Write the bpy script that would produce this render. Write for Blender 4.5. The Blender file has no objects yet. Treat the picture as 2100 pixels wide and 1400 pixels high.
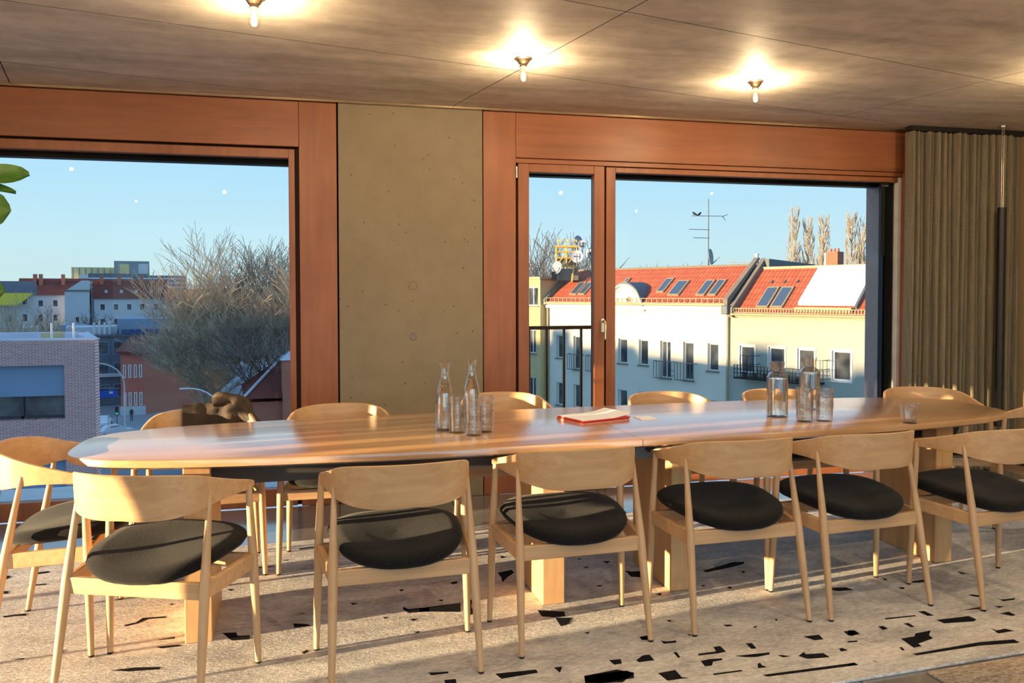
import bpy, math, random
from mathutils import Vector, Matrix, noise

random.seed(11)
sc = bpy.context.scene
COL = sc.collection
R = math.radians
PI = math.pi

# ------------------------------------------------------------------ camera
EYE = 1.342
cam_d = bpy.data.cameras.new('camera')
cam = bpy.data.objects.new('camera', cam_d)
COL.objects.link(cam)
_y, _p, _r = R(13.22), R(1.676), R(-0.096)
_F = Vector((math.sin(_y) * math.cos(_p), math.cos(_y) * math.cos(_p), -math.sin(_p)))
_Rt = Vector((math.cos(_y), -math.sin(_y), 0))
_U = _Rt.cross(_F)
_R2 = math.cos(_r) * _Rt + math.sin(_r) * _U
_U2 = -math.sin(_r) * _Rt + math.cos(_r) * _U
cam.matrix_world = Matrix(((_R2.x, _U2.x, -_F.x, 0), (_R2.y, _U2.y, -_F.y, 0), (_R2.z, _U2.z, -_F.z, EYE), (0, 0, 0, 1)))
cam_d.sensor_width = 36.0
cam_d.lens = 36.0 * 1650 / 2100
cam_d.shift_y = -49.7 / 2100
cam_d.clip_start = 0.05
cam_d.clip_end = 2000
sc.camera = cam

# ------------------------------------------------------------------ sky
world = bpy.data.worlds.new('sky')
sc.world = world
world.use_nodes = True
_n = world.node_tree
_n.nodes.clear()
_tc = _n.nodes.new('ShaderNodeTexCoord')
_sx = _n.nodes.new('ShaderNodeSeparateXYZ')
_cr = _n.nodes.new('ShaderNodeValToRGB')
_bg = _n.nodes.new('ShaderNodeBackground')
_wo = _n.nodes.new('ShaderNodeOutputWorld')
_n.links.new(_tc.outputs['Generated'], _sx.inputs[0])
_n.links.new(_sx.outputs['Z'], _cr.inputs[0])
_n.links.new(_cr.outputs[0], _bg.inputs[0])
_n.links.new(_bg.outputs[0], _wo.inputs[0])
_e = _cr.color_ramp.elements
_e[0].position = 0.0
_e[0].color = (0.60, 0.80, 0.80, 1)
_e[1].position = 1.0
_e[1].color = (0.24, 0.48, 0.92, 1)
for _pos, _c in ((0.06, (0.57, 0.82, 0.92, 1)), (0.16, (0.44, 0.76, 1.0, 1)), (0.45, (0.28, 0.58, 0.98, 1))):
    _k = _cr.color_ramp.elements.new(_pos)
    _k.color = _c
_bg.inputs[1].default_value = 3.0

# ------------------------------------------------------------------ sun (low winter sun from the left)
SUN_AZ, SUN_EL = R(9.0), R(4.3)
sun_d = bpy.data.lights.new('sun', 'SUN')
sun_d.energy = 28.0
sun_d.color = (1.0, 0.71, 0.39)
sun_d.angle = R(0.5)
sun = bpy.data.objects.new('sun', sun_d)
COL.objects.link(sun)
sun.location = (-30, -4, 8)
SUN_DIR = Vector((math.cos(SUN_AZ) * math.cos(SUN_EL), math.sin(SUN_AZ) * math.cos(SUN_EL), -math.sin(SUN_EL)))
sun.rotation_euler = SUN_DIR.to_track_quat('-Z', 'Y').to_euler()

BULB_W = 39.0

sc.view_settings.view_transform = 'Standard'
sc.view_settings.look = 'None'
sc.view_settings.exposure = 0.15
sc.view_settings.gamma = 1.0
sc.view_settings.use_curve_mapping = False
sc.cycles.transparent_max_bounces = 32
sc.cycles.max_bounces = 9
sc.cycles.caustics_refractive = False
sc.cycles.caustics_reflective = False
sc.cycles.sample_clamp_indirect = 4.0
sc.cycles.use_denoising = True


# ------------------------------------------------------------------ materials
def lin(r, g, b):
    f = lambda c: (c / 255 / 12.92) if c / 255 <= 0.04045 else ((c / 255 + 0.055) / 1.055) ** 2.4
    return (f(r), f(g), f(b), 1)


MATS = {}


def base(name):
    m = bpy.data.materials.new(name)
    m.use_nodes = True
    nt = m.node_tree
    b = nt.nodes['Principled BSDF']
    MATS[name] = m
    return m, nt, b


def coords(nt, scale=(1, 1, 1), rot=(0, 0, 0), kind='Object'):
    tc = nt.nodes.new('ShaderNodeTexCoord')
    mp = nt.nodes.new('ShaderNodeMapping')
    mp.inputs['Scale'].default_value = scale
    mp.inputs['Rotation'].default_value = rot
    nt.links.new(tc.outputs[kind], mp.inputs[0])
    return mp.outputs[0]


def ramp(nt, fac, stops):
    r = nt.nodes.new('ShaderNodeValToRGB')
    el = r.color_ramp.elements
    el[0].position, el[0].color = stops[0]
    el[1].position, el[1].color = stops[-1]
    for p, c in stops[1:-1]:
        k = el.new(p)
        k.color = c
    nt.links.new(fac, r.inputs[0])
    return r.outputs[0]


def noise_tex(nt, vec, scale, detail=4, rough=0.55, dist=0.0):
    t = nt.nodes.new('ShaderNodeTexNoise')
    t.inputs['Scale'].default_value = scale
    t.inputs['Detail'].default_value = detail
    t.inputs['Roughness'].default_value = rough
    t.inputs['Distortion'].default_value = dist
    nt.links.new(vec, t.inputs['Vector'])
    return t.outputs['Fac']


def mixc(nt, fac, a, b, mode='MIX'):
    m = nt.nodes.new('ShaderNodeMix')
    m.data_type = 'RGBA'
    m.blend_type = mode
    for key, val in ((0, fac), (6, a), (7, b)):
        if hasattr(val, 'links') or isinstance(val, bpy.types.NodeSocket):
            nt.links.new(val, m.inputs[key])
        else:
            m.inputs[key].default_value = val
    return m.outputs[2]


def add_bump(nt, b, height, strength, dist=0.01):
    bp = nt.nodes.new('ShaderNodeBump')
    bp.inputs['Strength'].default_value = strength
    bp.inputs['Distance'].default_value = dist
    nt.links.new(height, bp.inputs['Height'])
    nt.links.new(bp.outputs[0], b.inputs['Normal'])


def plain(name, col, rough=0.6, metal=0.0, var=0.12, scale=8.0, bump=0.0, spec=0.5):
    m, nt, b = base(name)
    v = coords(nt)
    n = noise_tex(nt, v, scale)
    d = tuple(max(0, c * (1 - var)) for c in col[:3]) + (1,)
    u = tuple(min(1, c * (1 + var)) for c in col[:3]) + (1,)
    nt.links.new(ramp(nt, n, [(0.3, d), (0.7, u)]), b.inputs['Base Color'])
    b.inputs['Roughness'].default_value = rough
    b.inputs['Metallic'].default_value = metal
    b.inputs['Specular IOR Level'].default_value = spec
    if bump:
        add_bump(nt, b, noise_tex(nt, v, scale * 6), bump, 0.005)
    return m


def wood(name, dark, light, axis=0, scale=2.2, rough=0.45, spec=0.5, stretch=14.0, bump=0.06):
    m, nt, b = base(name)
    s = [scale * stretch] * 3
    s[axis] = scale
    v = coords(nt, tuple(s))
    n1 = noise_tex(nt, v, 1.0, 6, 0.6, 0.6)
    s2 = [2.0] * 3
    v2 = coords(nt, tuple(s2))
    n2 = noise_tex(nt, v2, 1.3, 2)
    c = ramp(nt, n1, [(0.28, dark), (0.72, light)])
    c2 = mixc(nt, 0.35, c, ramp(nt, n2, [(0.3, dark), (0.7, light)]))
    nt.links.new(c2, b.inputs['Base Color'])
    b.inputs['Roughness'].default_value = rough
    b.inputs['Specular IOR Level'].default_value = spec
    add_bump(nt, b, n1, bump, 0.003)
    return m


OAK_D, OAK_L = lin(176, 136, 96), lin(208, 172, 130)
wood('oak_upright', OAK_D, OAK_L, 2)
wood('oak_along', OAK_D, OAK_L, 0)
wood('oak_table', lin(158, 118, 80), lin(200, 162, 122), 0, 1.1, 0.24, 0.75, 22.0, 0.05)
wood('oak_leg', lin(186, 138, 88), lin(218, 176, 124), 2, 1.6)
wood('larch_h', lin(124, 74, 47), lin(160, 99, 64), 0, 1.3, 0.42, 0.45, 12.0)
wood('larch_v', lin(124, 74, 47), lin(162, 101, 66), 2, 1.3, 0.42, 0.45, 12.0)
plain('groove', lin(52, 26, 16), 0.8)
plain('black_gap', lin(14, 13, 12), 0.9)
plain('steel', lin(190, 188, 182), 0.28, 1.0, 0.05)
plain('nickel', lin(205, 185, 155), 0.22, 1.0, 0.06)
plain('grey_metal', lin(112, 118, 122), 0.45, 0.6)
plain('dark_metal', lin(30, 32, 34), 0.45, 0.3)
plain('anthracite', lin(58, 62, 66), 0.5, 0.2)
plain('bronze', lin(164, 130, 78), 0.5, 0.3)
plain('black_plastic', lin(16, 16, 17), 0.5)
plain('beam_dark', lin(58, 50, 42), 0.6)
plain('sill_white_lit_edge', lin(226, 228, 232), 0.35)
plain('card_white', lin(232, 234, 238), 0.55, 0, 0.03)
plain('paper', lin(225, 220, 214), 0.7, 0, 0.04)
plain('red_card', lin(226, 74, 48), 0.5, 0, 0.08)
plain('jacket_cloth', lin(52, 40, 30), 0.85, 0, 0.35, 14, 0.4)
plain('jacket_lining', lin(26, 24, 26), 0.8, 0, 0.3, 14)
plain('leather', lin(96, 56, 36), 0.5, 0, 0.2, 10, 0.3)
plain('leaf_green', lin(88, 134, 52), 0.4, 0, 0.3, 9)
plain('bark_fig', lin(96, 84, 66), 0.85, 0, 0.2, 20, 0.4)
plain('soil', lin(50, 38, 30), 0.95, 0, 0.3, 40, 0.6)
plain('pot_clay', lin(120, 118, 114), 0.7, 0, 0.1)
plain('blind_cloth', lin(150, 146, 138), 0.9, 0, 0.06, 60)
plain('wall_plaster', lin(172, 148, 112), 0.85, 0, 0.06, 3, 0.05)


def fabric_black():
    m, nt, b = base('seat_fabric')
    v = coords(nt)
    n = noise_tex(nt, v, 260, 2)
    nt.links.new(ramp(nt, n, [(0.35, lin(9, 9, 11)), (0.8, lin(30, 29, 30))]), b.inputs['Base Color'])
    b.inputs['Roughness'].default_value = 0.95
    b.inputs['Specular IOR Level'].default_value = 0.2
    b.inputs['Sheen Weight'].default_value = 0.06
    b.inputs['Sheen Roughness'].default_value = 0.5
    add_bump(nt, b, n, 0.5, 0.002)


fabric_black()


def concrete(name, dark, light, streak_rot=0.0, rough=(0.5, 0.75), pores=True, stretch=4.0):
    m, nt, b = base(name)
    v = coords(nt, (1.0, stretch, 1.0), (0, 0, streak_rot))
    n1 = noise_tex(nt, v, 1.1, 8, 0.62, 0.4)
    v2 = coords(nt)
    n2 = noise_tex(nt, v2, 9, 6, 0.6)
    c = ramp(nt, n1, [(0.3, dark), (0.7, light)])
    c = mixc(nt, 0.28, c, ramp(nt, n2, [(0.35, dark), (0.65, light)]))
    if pores:
        vo = nt.nodes.new('ShaderNodeTexVoronoi')
        vo.inputs['Scale'].default_value = 13.0
        nt.links.new(v2, vo.inputs['Vector'])
        pm = ramp(nt, vo.outputs['Distance'], [(0.05, (0.1, 0.1, 0.1, 1)), (0.085, (1, 1, 1, 1))])
        c = mixc(nt, 0.75, c, pm, 'MULTIPLY')
    nt.links.new(c, b.inputs['Base Color'])
    rr = nt.nodes.new('ShaderNodeMapRange')
    rr.inputs[3].default_value = rough[0]
    rr.inputs[4].default_value = rough[1]
    nt.links.new(n1, rr.inputs[0])
    nt.links.new(rr.outputs[0], b.inputs['Roughness'])
    add_bump(nt, b, n2, 0.12, 0.004)
    return m


concrete('ceiling_concrete', lin(158, 150, 138), lin(222, 214, 202), R(-15), (0.52, 0.72), False, 5.0)
MATS['ceiling_concrete'].node_tree.nodes['Principled BSDF'].inputs['Specular IOR Level'].default_value = 0.35
concrete('pillar_concrete', lin(122, 110, 90), lin(142, 130, 107), 0, (0.6, 0.8), True, 1.0)
concrete('outer_concrete', lin(206, 172, 160), lin(238, 208, 194), 0, (0.7, 0.9), True, 1.0)
_b = MATS['oak_table'].node_tree.nodes['Principled BSDF']
_b.inputs['Coat Weight'].default_value = 1.0
_b.inputs['Coat Roughness'].default_value = 0.22
_b.inputs['Coat IOR'].default_value = 1.6
concrete('floor_polished', lin(104, 104, 106), lin(134, 132, 130), 0, (0.14, 0.24), False, 1.0)
_b = MATS['floor_polished'].node_tree.nodes['Principled BSDF']
_b.inputs['Coat Weight'].default_value = 0.8
_b.inputs['Coat Roughness'].default_value = 0.12


def rug_mat(name, cols, patch, scale_big):
    m, nt, b = base(name)
    v = coords(nt)
    vs = coords(nt, (1.0, 3.0, 1.0))
    n1 = noise_tex(nt, vs, scale_big, 5, 0.6, 0.3)
    n2 = noise_tex(nt, coords(nt, (1.0, 2.6, 1.0)), 42, 4, 0.75)
    n3 = noise_tex(nt, vs, 0.9, 2)
    c = ramp(nt, n1, cols)
    c = mixc(nt, ramp(nt, n3, [(0.56, (0, 0, 0, 1)), (0.70, (0.55, 0.55, 0.55, 1))]), c, patch)
    c = mixc(nt, 0.42, c, ramp(nt, n2, [(0.36, lin(118, 116, 114)), (0.66, lin(244, 242, 238))]))
    nt.links.new(c, b.inputs['Base Color'])
    b.inputs['Roughness'].default_value = 0.95
    b.inputs['Specular IOR Level'].default_value = 0.1
    vw = coords(nt, (60, 160, 60))
    w = noise_tex(nt, vw, 1.0, 3, 0.7)
    add_bump(nt, b, w, 0.7, 0.008)


rug_mat('rug_ivory', [(0.3, lin(160, 160, 160)), (0.5, lin(208, 206, 203)), (0.7, lin(236, 234, 231))], lin(196, 178, 160), 3.0)
rug_mat('rug_tan', [(0.36, lin(84, 64, 40)), (0.5, lin(150, 124, 84)), (0.66, lin(176, 150, 108))], lin(70, 52, 36), 4.0)
plain('rug_black', lin(22, 23, 28), 0.95, 0, 0.4, 60, 0.5, 0.1)


def curtain_mat():
    m, nt, b = base('curtain_cloth')
    v = coords(nt)
    n = noise_tex(nt, v, 180, 3)
    n2 = noise_tex(nt, coords(nt, (60, 60, 4)), 1.0, 3)
    c = mixc(nt, 0.5, ramp(nt, n, [(0.3, lin(82, 75, 61)), (0.7, lin(136, 126, 104))]), ramp(nt, n2, [(0.3, lin(86, 78, 64)), (0.7, lin(132, 122, 100))]))
    nt.links.new(c, b.inputs['Base Color'])
    b.inputs['Roughness'].default_value = 0.95
    b.inputs['Sheen Weight'].default_value = 0.15
    add_bump(nt, b, n, 0.4, 0.002)


curtain_mat()


def thin_glass(name, tint=(1, 1, 1, 1), ior=1.45, rough=0.0, power=5.0):
    m = bpy.data.materials.new(name)
    m.use_nodes = True
    nt = m.node_tree
    nt.nodes.clear()
    o = nt.nodes.new('ShaderNodeOutputMaterial')
    mx = nt.nodes.new('ShaderNodeMixShader')
    lw = nt.nodes.new('ShaderNodeLayerWeight')      # Schlick reflectance, the same on both faces
    lw.inputs['Blend'].default_value = 0.5
    pw = nt.nodes.new('ShaderNodeMath')
    pw.operation = 'POWER'
    pw.inputs[1].default_value = power
    nt.links.new(lw.outputs['Facing'], pw.inputs[0])
    fr = nt.nodes.new('ShaderNodeMapRange')
    fr.inputs[3].default_value = ((ior - 1) / (ior + 1)) ** 2
    fr.inputs[4].default_value = 1.0
    nt.links.new(pw.outputs[0], fr.inputs[0])
    t = nt.nodes.new('ShaderNodeBsdfTransparent')
    t.inputs[0].default_value = tint
    g = nt.nodes.new('ShaderNodeBsdfAnisotropic')
    g.inputs['Roughness'].default_value = rough
    nt.links.new(fr.outputs[0], mx.inputs[0])
    nt.links.new(t.outputs[0], mx.inputs[1])
    nt.links.new(g.outputs[0], mx.inputs[2])
    nt.links.new(mx.outputs[0], o.inputs[0])
    MATS[name] = m


thin_glass('window_glass', (0.55, 0.555, 0.55, 1), 1.18)      # dark tint put into the window wall panes to dim the view outside
thin_glass('clear_pane', (0.97, 0.98, 0.98, 1), 1.4)
thin_glass('tumbler_glass', (0.985, 0.98, 0.97, 1), 2.0, 0.015, 2.4)
thin_glass('bulb_glass', (0.98, 0.96, 0.92, 1), 1.45)


def water(name, ior, col):
    m = bpy.data.materials.new(name)
    m.use_nodes = True
    nt = m.node_tree
    nt.nodes.clear()
    o = nt.nodes.new('ShaderNodeOutputMaterial')
    g = nt.nodes.new('ShaderNodeBsdfGlass')
    g.inputs['IOR'].default_value = ior
    g.inputs['Color'].default_value = col
    nt.links.new(g.outputs[0], o.inputs[0])
    MATS[name] = m


water('water', 1.33, (0.99, 0.98, 0.95, 1))


def emit(name, col, strength):
    m = bpy.data.materials.new(name)
    m.use_nodes = True
    nt = m.node_tree
    nt.nodes.clear()
    o = nt.nodes.new('ShaderNodeOutputMaterial')
    e = nt.nodes.new('ShaderNodeEmission')
    e.inputs[0].default_value = col
    e.inputs[1].default_value = strength
    nt.links.new(e.outputs[0], o.inputs[0])
    MATS[name] = m


emit('filament', (1.0, 0.78, 0.45, 1), 30)
emit('green_signal', (0.05, 0.9, 0.6, 1), 1.6)

# outdoor materials
plain('render_cream', lin(228, 222, 204), 0.9, 0, 0.04, 0.4, 0.05)
plain('render_grey', lin(176, 178, 166), 0.9, 0, 0.05, 0.4, 0.05)
plain('render_yellow', lin(206, 186, 134), 0.9, 0, 0.05, 0.4, 0.05)
plain('render_white', lin(206, 208, 212), 0.9, 0, 0.05, 0.1)
plain('render_pink', lin(206, 116, 96), 0.9, 0, 0.06, 0.3)
plain('cornice_white', lin(236, 234, 228), 0.8, 0, 0.02)
plain('gutter_zinc', lin(170, 158, 128), 0.6, 0.2)
plain('parapet_stone', lin(128, 122, 110), 0.85, 0, 0.1, 2)
plain('lead_grey', lin(104, 112, 118), 0.6, 0.2, 0.1, 2)
plain('awning_cloth', lin(240, 236, 226), 0.85, 0, 0.02)
plain('roof_felt', lin(96, 98, 104), 0.9, 0, 0.15, 1)
plain('roof_pale', lin(206, 204, 214), 0.9, 0, 0.1, 0.5)
plain('roof_brown', lin(120, 60, 48), 0.9, 0, 0.2, 0.6)
plain('cladding_dark', lin(100, 110, 122), 0.6, 0, 0.15, 0.6)
plain('cladding_blue', lin(120, 146, 176), 0.6, 0, 0.1, 0.4)
plain('tower_sunlit', lin(222, 206, 150), 0.8, 0, 0.06, 0.05)  # warm sunlight put into the wall colour of the tower
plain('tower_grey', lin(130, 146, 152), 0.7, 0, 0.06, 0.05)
plain('asphalt', lin(140, 142, 146), 0.9, 0, 0.15, 0.2)
plain('pavement', lin(150, 148, 146), 0.9, 0, 0.1, 0.4)
plain('bark_pale', lin(192, 174, 148), 0.9, 0, 0.25, 0.8)
plain('bark_dark', lin(132, 116, 102), 0.9, 0, 0.25, 0.8)
plain('scaffold_yellow', lin(226, 186, 92), 0.6, 0, 0.08)
plain('dish_grey', lin(148, 158, 170), 0.5, 0, 0.05)
plain('dish_white', lin(226, 226, 226), 0.5, 0, 0.03)
plain('ink_blue', lin(28, 44, 92), 0.6, 0, 0.05)
plain('car_white', lin(224, 228, 234), 0.3, 0, 0.02)
plain('sign_blue', lin(36, 84, 190), 0.5, 0, 0.05)
plain('cloth_dark', lin(34, 34, 40), 0.9, 0, 0.2)
plain('skin', lin(200, 150, 122), 0.6, 0, 0.05)
plain('awning_yellow', lin(214, 188, 60), 0.8, 0, 0.05)


def pane_mat():
    m, nt, b = base('pane_dark')
    v = coords(nt)
    n = noise_tex(nt, v, 1.2, 2)
    nt.links.new(ramp(nt, n, [(0.35, lin(40, 46, 54)), (0.65, lin(98, 104, 106))]), b.inputs['Base Color'])
    b.inputs['Roughness'].default_value = 0.06
    b.inputs['Specular IOR Level'].default_value = 0.8


pane_mat()


def tile_roof(name, c1, c2, w, h):
    m, nt, b = base(name)
    v = coords(nt)
    t = nt.nodes.new('ShaderNodeTexBrick')
    t.offset = 0.0
    t.inputs['Color1'].default_value = c1
    t.inputs['Color2'].default_value = c2
    t.inputs['Mortar'].default_value = tuple(c * 0.55 for c in c1[:3]) + (1,)
    t.inputs['Scale'].default_value = 1.0
    t.inputs['Mortar Size'].default_value = 0.035
    t.inputs['Mortar Smooth'].default_value = 1.0
    t.inputs['Brick Width'].default_value = w
    t.inputs['Row Height'].default_value = h
    nt.links.new(v, t.inputs['Vector'])
    nt.links.new(t.outputs['Color'], b.inputs['Base Color'])
    b.inputs['Roughness'].default_value = 0.75
    wv = nt.nodes.new('ShaderNodeTexWave')
    wv.bands_direction = 'X'
    wv.inputs['Scale'].default_value = 0.314 / w
    nt.links.new(v, wv.inputs['Vector'])
    add_bump(nt, b, wv.outputs['Fac'], 0.6, 0.06)


tile_roof('tile_orange', lin(186, 92, 64), lin(202, 108, 76), 0.22, 0.33)


def brick_mat(name, c1, c2, mortar, sx=0.20, sy=0.052):
    m, nt, b = base(name)
    v = coords(nt, (1, 1, 1), (R(90), 0, 0))
    t = nt.nodes.new('ShaderNodeTexBrick')
    t.inputs['Color1'].default_value = c1
    t.inputs['Color2'].default_value = c2
    t.inputs['Mortar'].default_value = mortar
    t.inputs['Scale'].default_value = 1.0
    t.inputs['Mortar Size'].default_value = 0.008
    t.inputs['Brick Width'].default_value = sx
    t.inputs['Row Height'].default_value = sy
    nt.links.new(v, t.inputs['Vector'])
    nt.links.new(t.outputs['Color'], b.inputs['Base Color'])
    b.inputs['Roughness'].default_value = 0.9


brick_mat('brick_purple', lin(168, 112, 112), lin(188, 136, 130), lin(220, 206, 204))
brick_mat('brick_red', lin(178, 84, 60), lin(196, 100, 72), lin(190, 150, 130))


# ------------------------------------------------------------------ mesh helpers
class MB:
    def __init__(s):
        s.v, s.f = [], []

    def add(s, vs, fs):
        o = len(s.v)
        s.v += [tuple(p) for p in vs]
        s.f += [tuple(i + o for i in f) for f in fs]
        return s

    def box(s, x0, y0, z0, x1, y1, z1):
        return s.add([(x0, y0, z0), (x1, y0, z0), (x1, y1, z0), (x0, y1, z0), (x0, y0, z1), (x1, y0, z1), (x1, y1, z1), (x0, y1, z1)],
                     [(0, 3, 2, 1), (4, 5, 6, 7), (0, 1, 5, 4), (1, 2, 6, 5), (2, 3, 7, 6), (3, 0, 4, 7)])

    def obox(s, c, a, b, d):
        c, a, b, d = Vector(c), Vector(a), Vector(b), Vector(d)
        vs = [c - a - b - d, c + a - b - d, c + a + b - d, c - a + b - d, c - a - b + d, c + a - b + d, c + a + b + d, c - a + b + d]
        return s.add(vs, [(0, 3, 2, 1), (4, 5, 6, 7), (0, 1, 5, 4), (1, 2, 6, 5), (2, 3, 7, 6), (3, 0, 4, 7)])

    def bar(s, p, q, w, h, up=(0, 0, 1)):
        p, q = Vector(p), Vector(q)
        d = (q - p)
        L = d.length
        d = d / L
        u = Vector(up)
        side = d.cross(u).normalized()
        u = side.cross(d).normalized()
        return s.obox((p + q) / 2, d * L / 2, side * w / 2, u * h / 2)

    def tube(s, pts, rad, n=8, caps=True):
        pts = [Vector(p) for p in pts]
        if not hasattr(rad, '__len__'):
            rad = [rad] * len(pts)
        o = len(s.v)
        ref = None
        for i, p in enumerate(pts):
            d = (pts[min(i + 1, len(pts) - 1)] - pts[max(i - 1, 0)]).normalized()
            if ref is None:
                ref = Vector((1, 0, 0)) if abs(d.x) < 0.8 else Vector((0, 1, 0))
            a = (ref - d * ref.dot(d)).normalized()
            ref = a
            b = d.cross(a)
            for k in range(n):
                t = 2 * PI * k / n
                s.v.append(tuple(p + (a * math.cos(t) + b * math.sin(t)) * rad[i]))
        for i in range(len(pts) - 1):
            for k in range(n):
                k2 = (k + 1) % n
                s.f.append((o + i * n + k, o + i * n + k2, o + (i + 1) * n + k2, o + (i + 1) * n + k))
        if caps:
            s.f.append(tuple(o + k for k in reversed(range(n))))
            s.f.append(tuple(o + (len(pts) - 1) * n + k for k in range(n)))
        return s

    def lathe(s, prof, n=28, c=(0, 0, 0), close=False):
        o = len(s.v)
        for r, z in prof:
            for k in range(n):
                t = 2 * PI * k / n
                s.v.append((c[0] + r * math.cos(t), c[1] + r * math.sin(t), c[2] + z))
        m = len(prof)
        for i in range(m if close else m - 1):
            j = (i + 1) % m
            for k in range(n):
                k2 = (k + 1) % n
                s.f.append((o + i * n + k, o + i * n + k2, o + j * n + k2, o + j * n + k))
        return s

    def prism(s, poly, z0, z1):
        n = len(poly)
        o = len(s.v)
        s.v += [(p[0], p[1], z0) for p in poly] + [(p[0], p[1], z1) for p in poly]
        area = sum(poly[i][0] * poly[(i + 1) % n][1] - poly[(i + 1) % n][0] * poly[i][1] for i in range(n))
        idx = list(range(n)) if area > 0 else list(reversed(range(n)))
        s.f.append(tuple(o + i for i in reversed(idx)))
        s.f.append(tuple(o + n + i for i in idx))
        for a in range(n):
            i, j = idx[a], idx[(a + 1) % n]
            s.f.append((o + i, o + j, o + n + j, o + n + i))
        return s

    def vprism(s, poly, y0, y1):
        """polygon in x,z extruded along y"""
        t = MB().prism(poly, -y1, -y0)
        return s.add([(p[0], -p[2], p[1]) for p in t.v], t.f)

    def mesh(s, name, mat, smooth=None):
        me = bpy.data.meshes.new(name)
        me.from_pydata(s.v, [], s.f)
        me.materials.append(MATS[mat])
        if smooth is not None:
            me.polygons.foreach_set('use_smooth', [True] * len(me.polygons))
            me.set_sharp_from_angle(angle=R(smooth))
        me.update()
        return me

    def build(s, name, mat, parent=None, smooth=None, bevel=0.0, loc=None, rotz=0.0):
        return link(name, s.mesh(name, mat, smooth), parent, bevel, loc, rotz)


def link(name, me, parent=None, bevel=0.0, loc=None, rotz=0.0):
    o = bpy.data.objects.new(name, me)
    COL.objects.link(o)
    if parent is not None:
        o.parent = parent
    if loc is not None:
        o.location = loc
    o.rotation_euler.z = rotz
    if bevel:
        bm = o.modifiers.new('edge', 'BEVEL')
        bm.width = bevel
        bm.segments = 2
        bm.limit_method = 'ANGLE'
    return o


def tag(o, label=None, cat=None, group=None, kind=None):
    if label:
        o['label'] = label
    if cat:
        o['category'] = cat
    if group:
        o['group'] = group
    if kind:
        o['kind'] = kind
    return o


def thing(name, label, cat, loc=(0, 0, 0), rotz=0.0, group=None, kind=None):
    o = bpy.data.objects.new(name, None)
    o.empty_display_size = 0.1
    COL.objects.link(o)
    o.location = loc
    o.rotation_euler.z = rotz
    return tag(o, label, cat, group, kind)


def struct(name, label=None):
    o = bpy.data.objects.new(name, None)
    COL.objects.link(o)
    return tag(o, label, None, None, 'structure')


def copy_tree(o, parent=None):
    c = o.copy()
    COL.objects.link(c)
    c.parent = parent
    for ch in list(o.children):
        copy_tree(ch, c)
    return c


def holes_wall(mb, x0, x1, z0, z1, holes, y0, y1):
    """wall slab in the x,z plane with rectangular openings (a,b,c,d) = x0,x1,z0,z1"""
    zs = sorted({z0, z1} | {h[2] for h in holes if z0 < h[2] < z1} | {h[3] for h in holes if z0 < h[3] < z1})
    for za, zb in zip(zs[:-1], zs[1:]):
        zc = (za + zb) / 2
        cuts = sorted((h[0], h[1]) for h in holes if h[2] < zc < h[3])
        x = x0
        for a, b in cuts:
            if a > x:
                mb.box(x, y0, za, a, y1, zb)
            x = max(x, b)
        if x < x1:
            mb.box(x, y0, za, x1, y1, zb)
    return mb


def ring(mb, x0, x1, z0, z1, w, y0, y1, wb=None, wt=None):
    wb = w if wb is None else wb
    wt = w if wt is None else wt
    mb.box(x0, y0, z0, x0 + w, y1, z1)
    mb.box(x1 - w, y0, z0, x1, y1, z1)
    mb.box(x0 + w, y0, z0, x1 - w, y1, z0 + wb)
    mb.box(x0 + w, y0, z1 - wt, x1 - w, y1, z1)
    return mb

# ================================================================== the room
W = 5.228          # inner face of the window wall
H = 2.557          # underside of the ceiling
XL, XR, YB = -3.2, 5.19, -1.8

# ---- floor: polished slabs with open joints
fl = struct('floor', 'grey polished concrete floor of large square slabs')
MB().box(XL, YB, -0.12, XR, W + 0.1, -0.03).build('floor_bed', 'black_gap', fl)
_tile = MB().box(-0.497, -0.497, -0.03, 0.497, 0.497, 0.0).mesh('slab', 'floor_polished')
for i in range(9):
    for j in range(7):
        cx, cy = XL + 0.5 + i, W - 0.5 - j
        x1 = min(cx + 0.497, XR)
        if cx + 0.497 > XR + 0.002:
            MB().box(cx - 0.497, cy - 0.497, -0.03, x1, cy + 0.497, 0).build('slab', 'floor_polished', fl)
        else:
            link('slab', _tile, fl, 0, (cx, cy, 0))

# ---- ceiling: exposed concrete with the joints of the formwork sheets, turned against the wall
ce = struct('ceiling', 'exposed concrete ceiling with formwork joints')
MB().box(XL - 0.3, YB - 0.3, H + 0.022, XR + 0.3, W + 0.1, H + 0.25).build('ceiling_slab', 'black_gap', ce)


def clip(poly, a, b, c):
    out = []
    for i in range(len(poly)):
        p, q = poly[i], poly[(i + 1) % len(poly)]
        dp, dq = a * p[0] + b * p[1] - c, a * q[0] + b * q[1] - c
        if dp <= 0:
            out.append(p)
        if (dp < 0 < dq) or (dq < 0 < dp):
            t = dp / (dp - dq)
            out.append((p[0] + (q[0] - p[0]) * t, p[1] + (q[1] - p[1]) * t))
    return out


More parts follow.
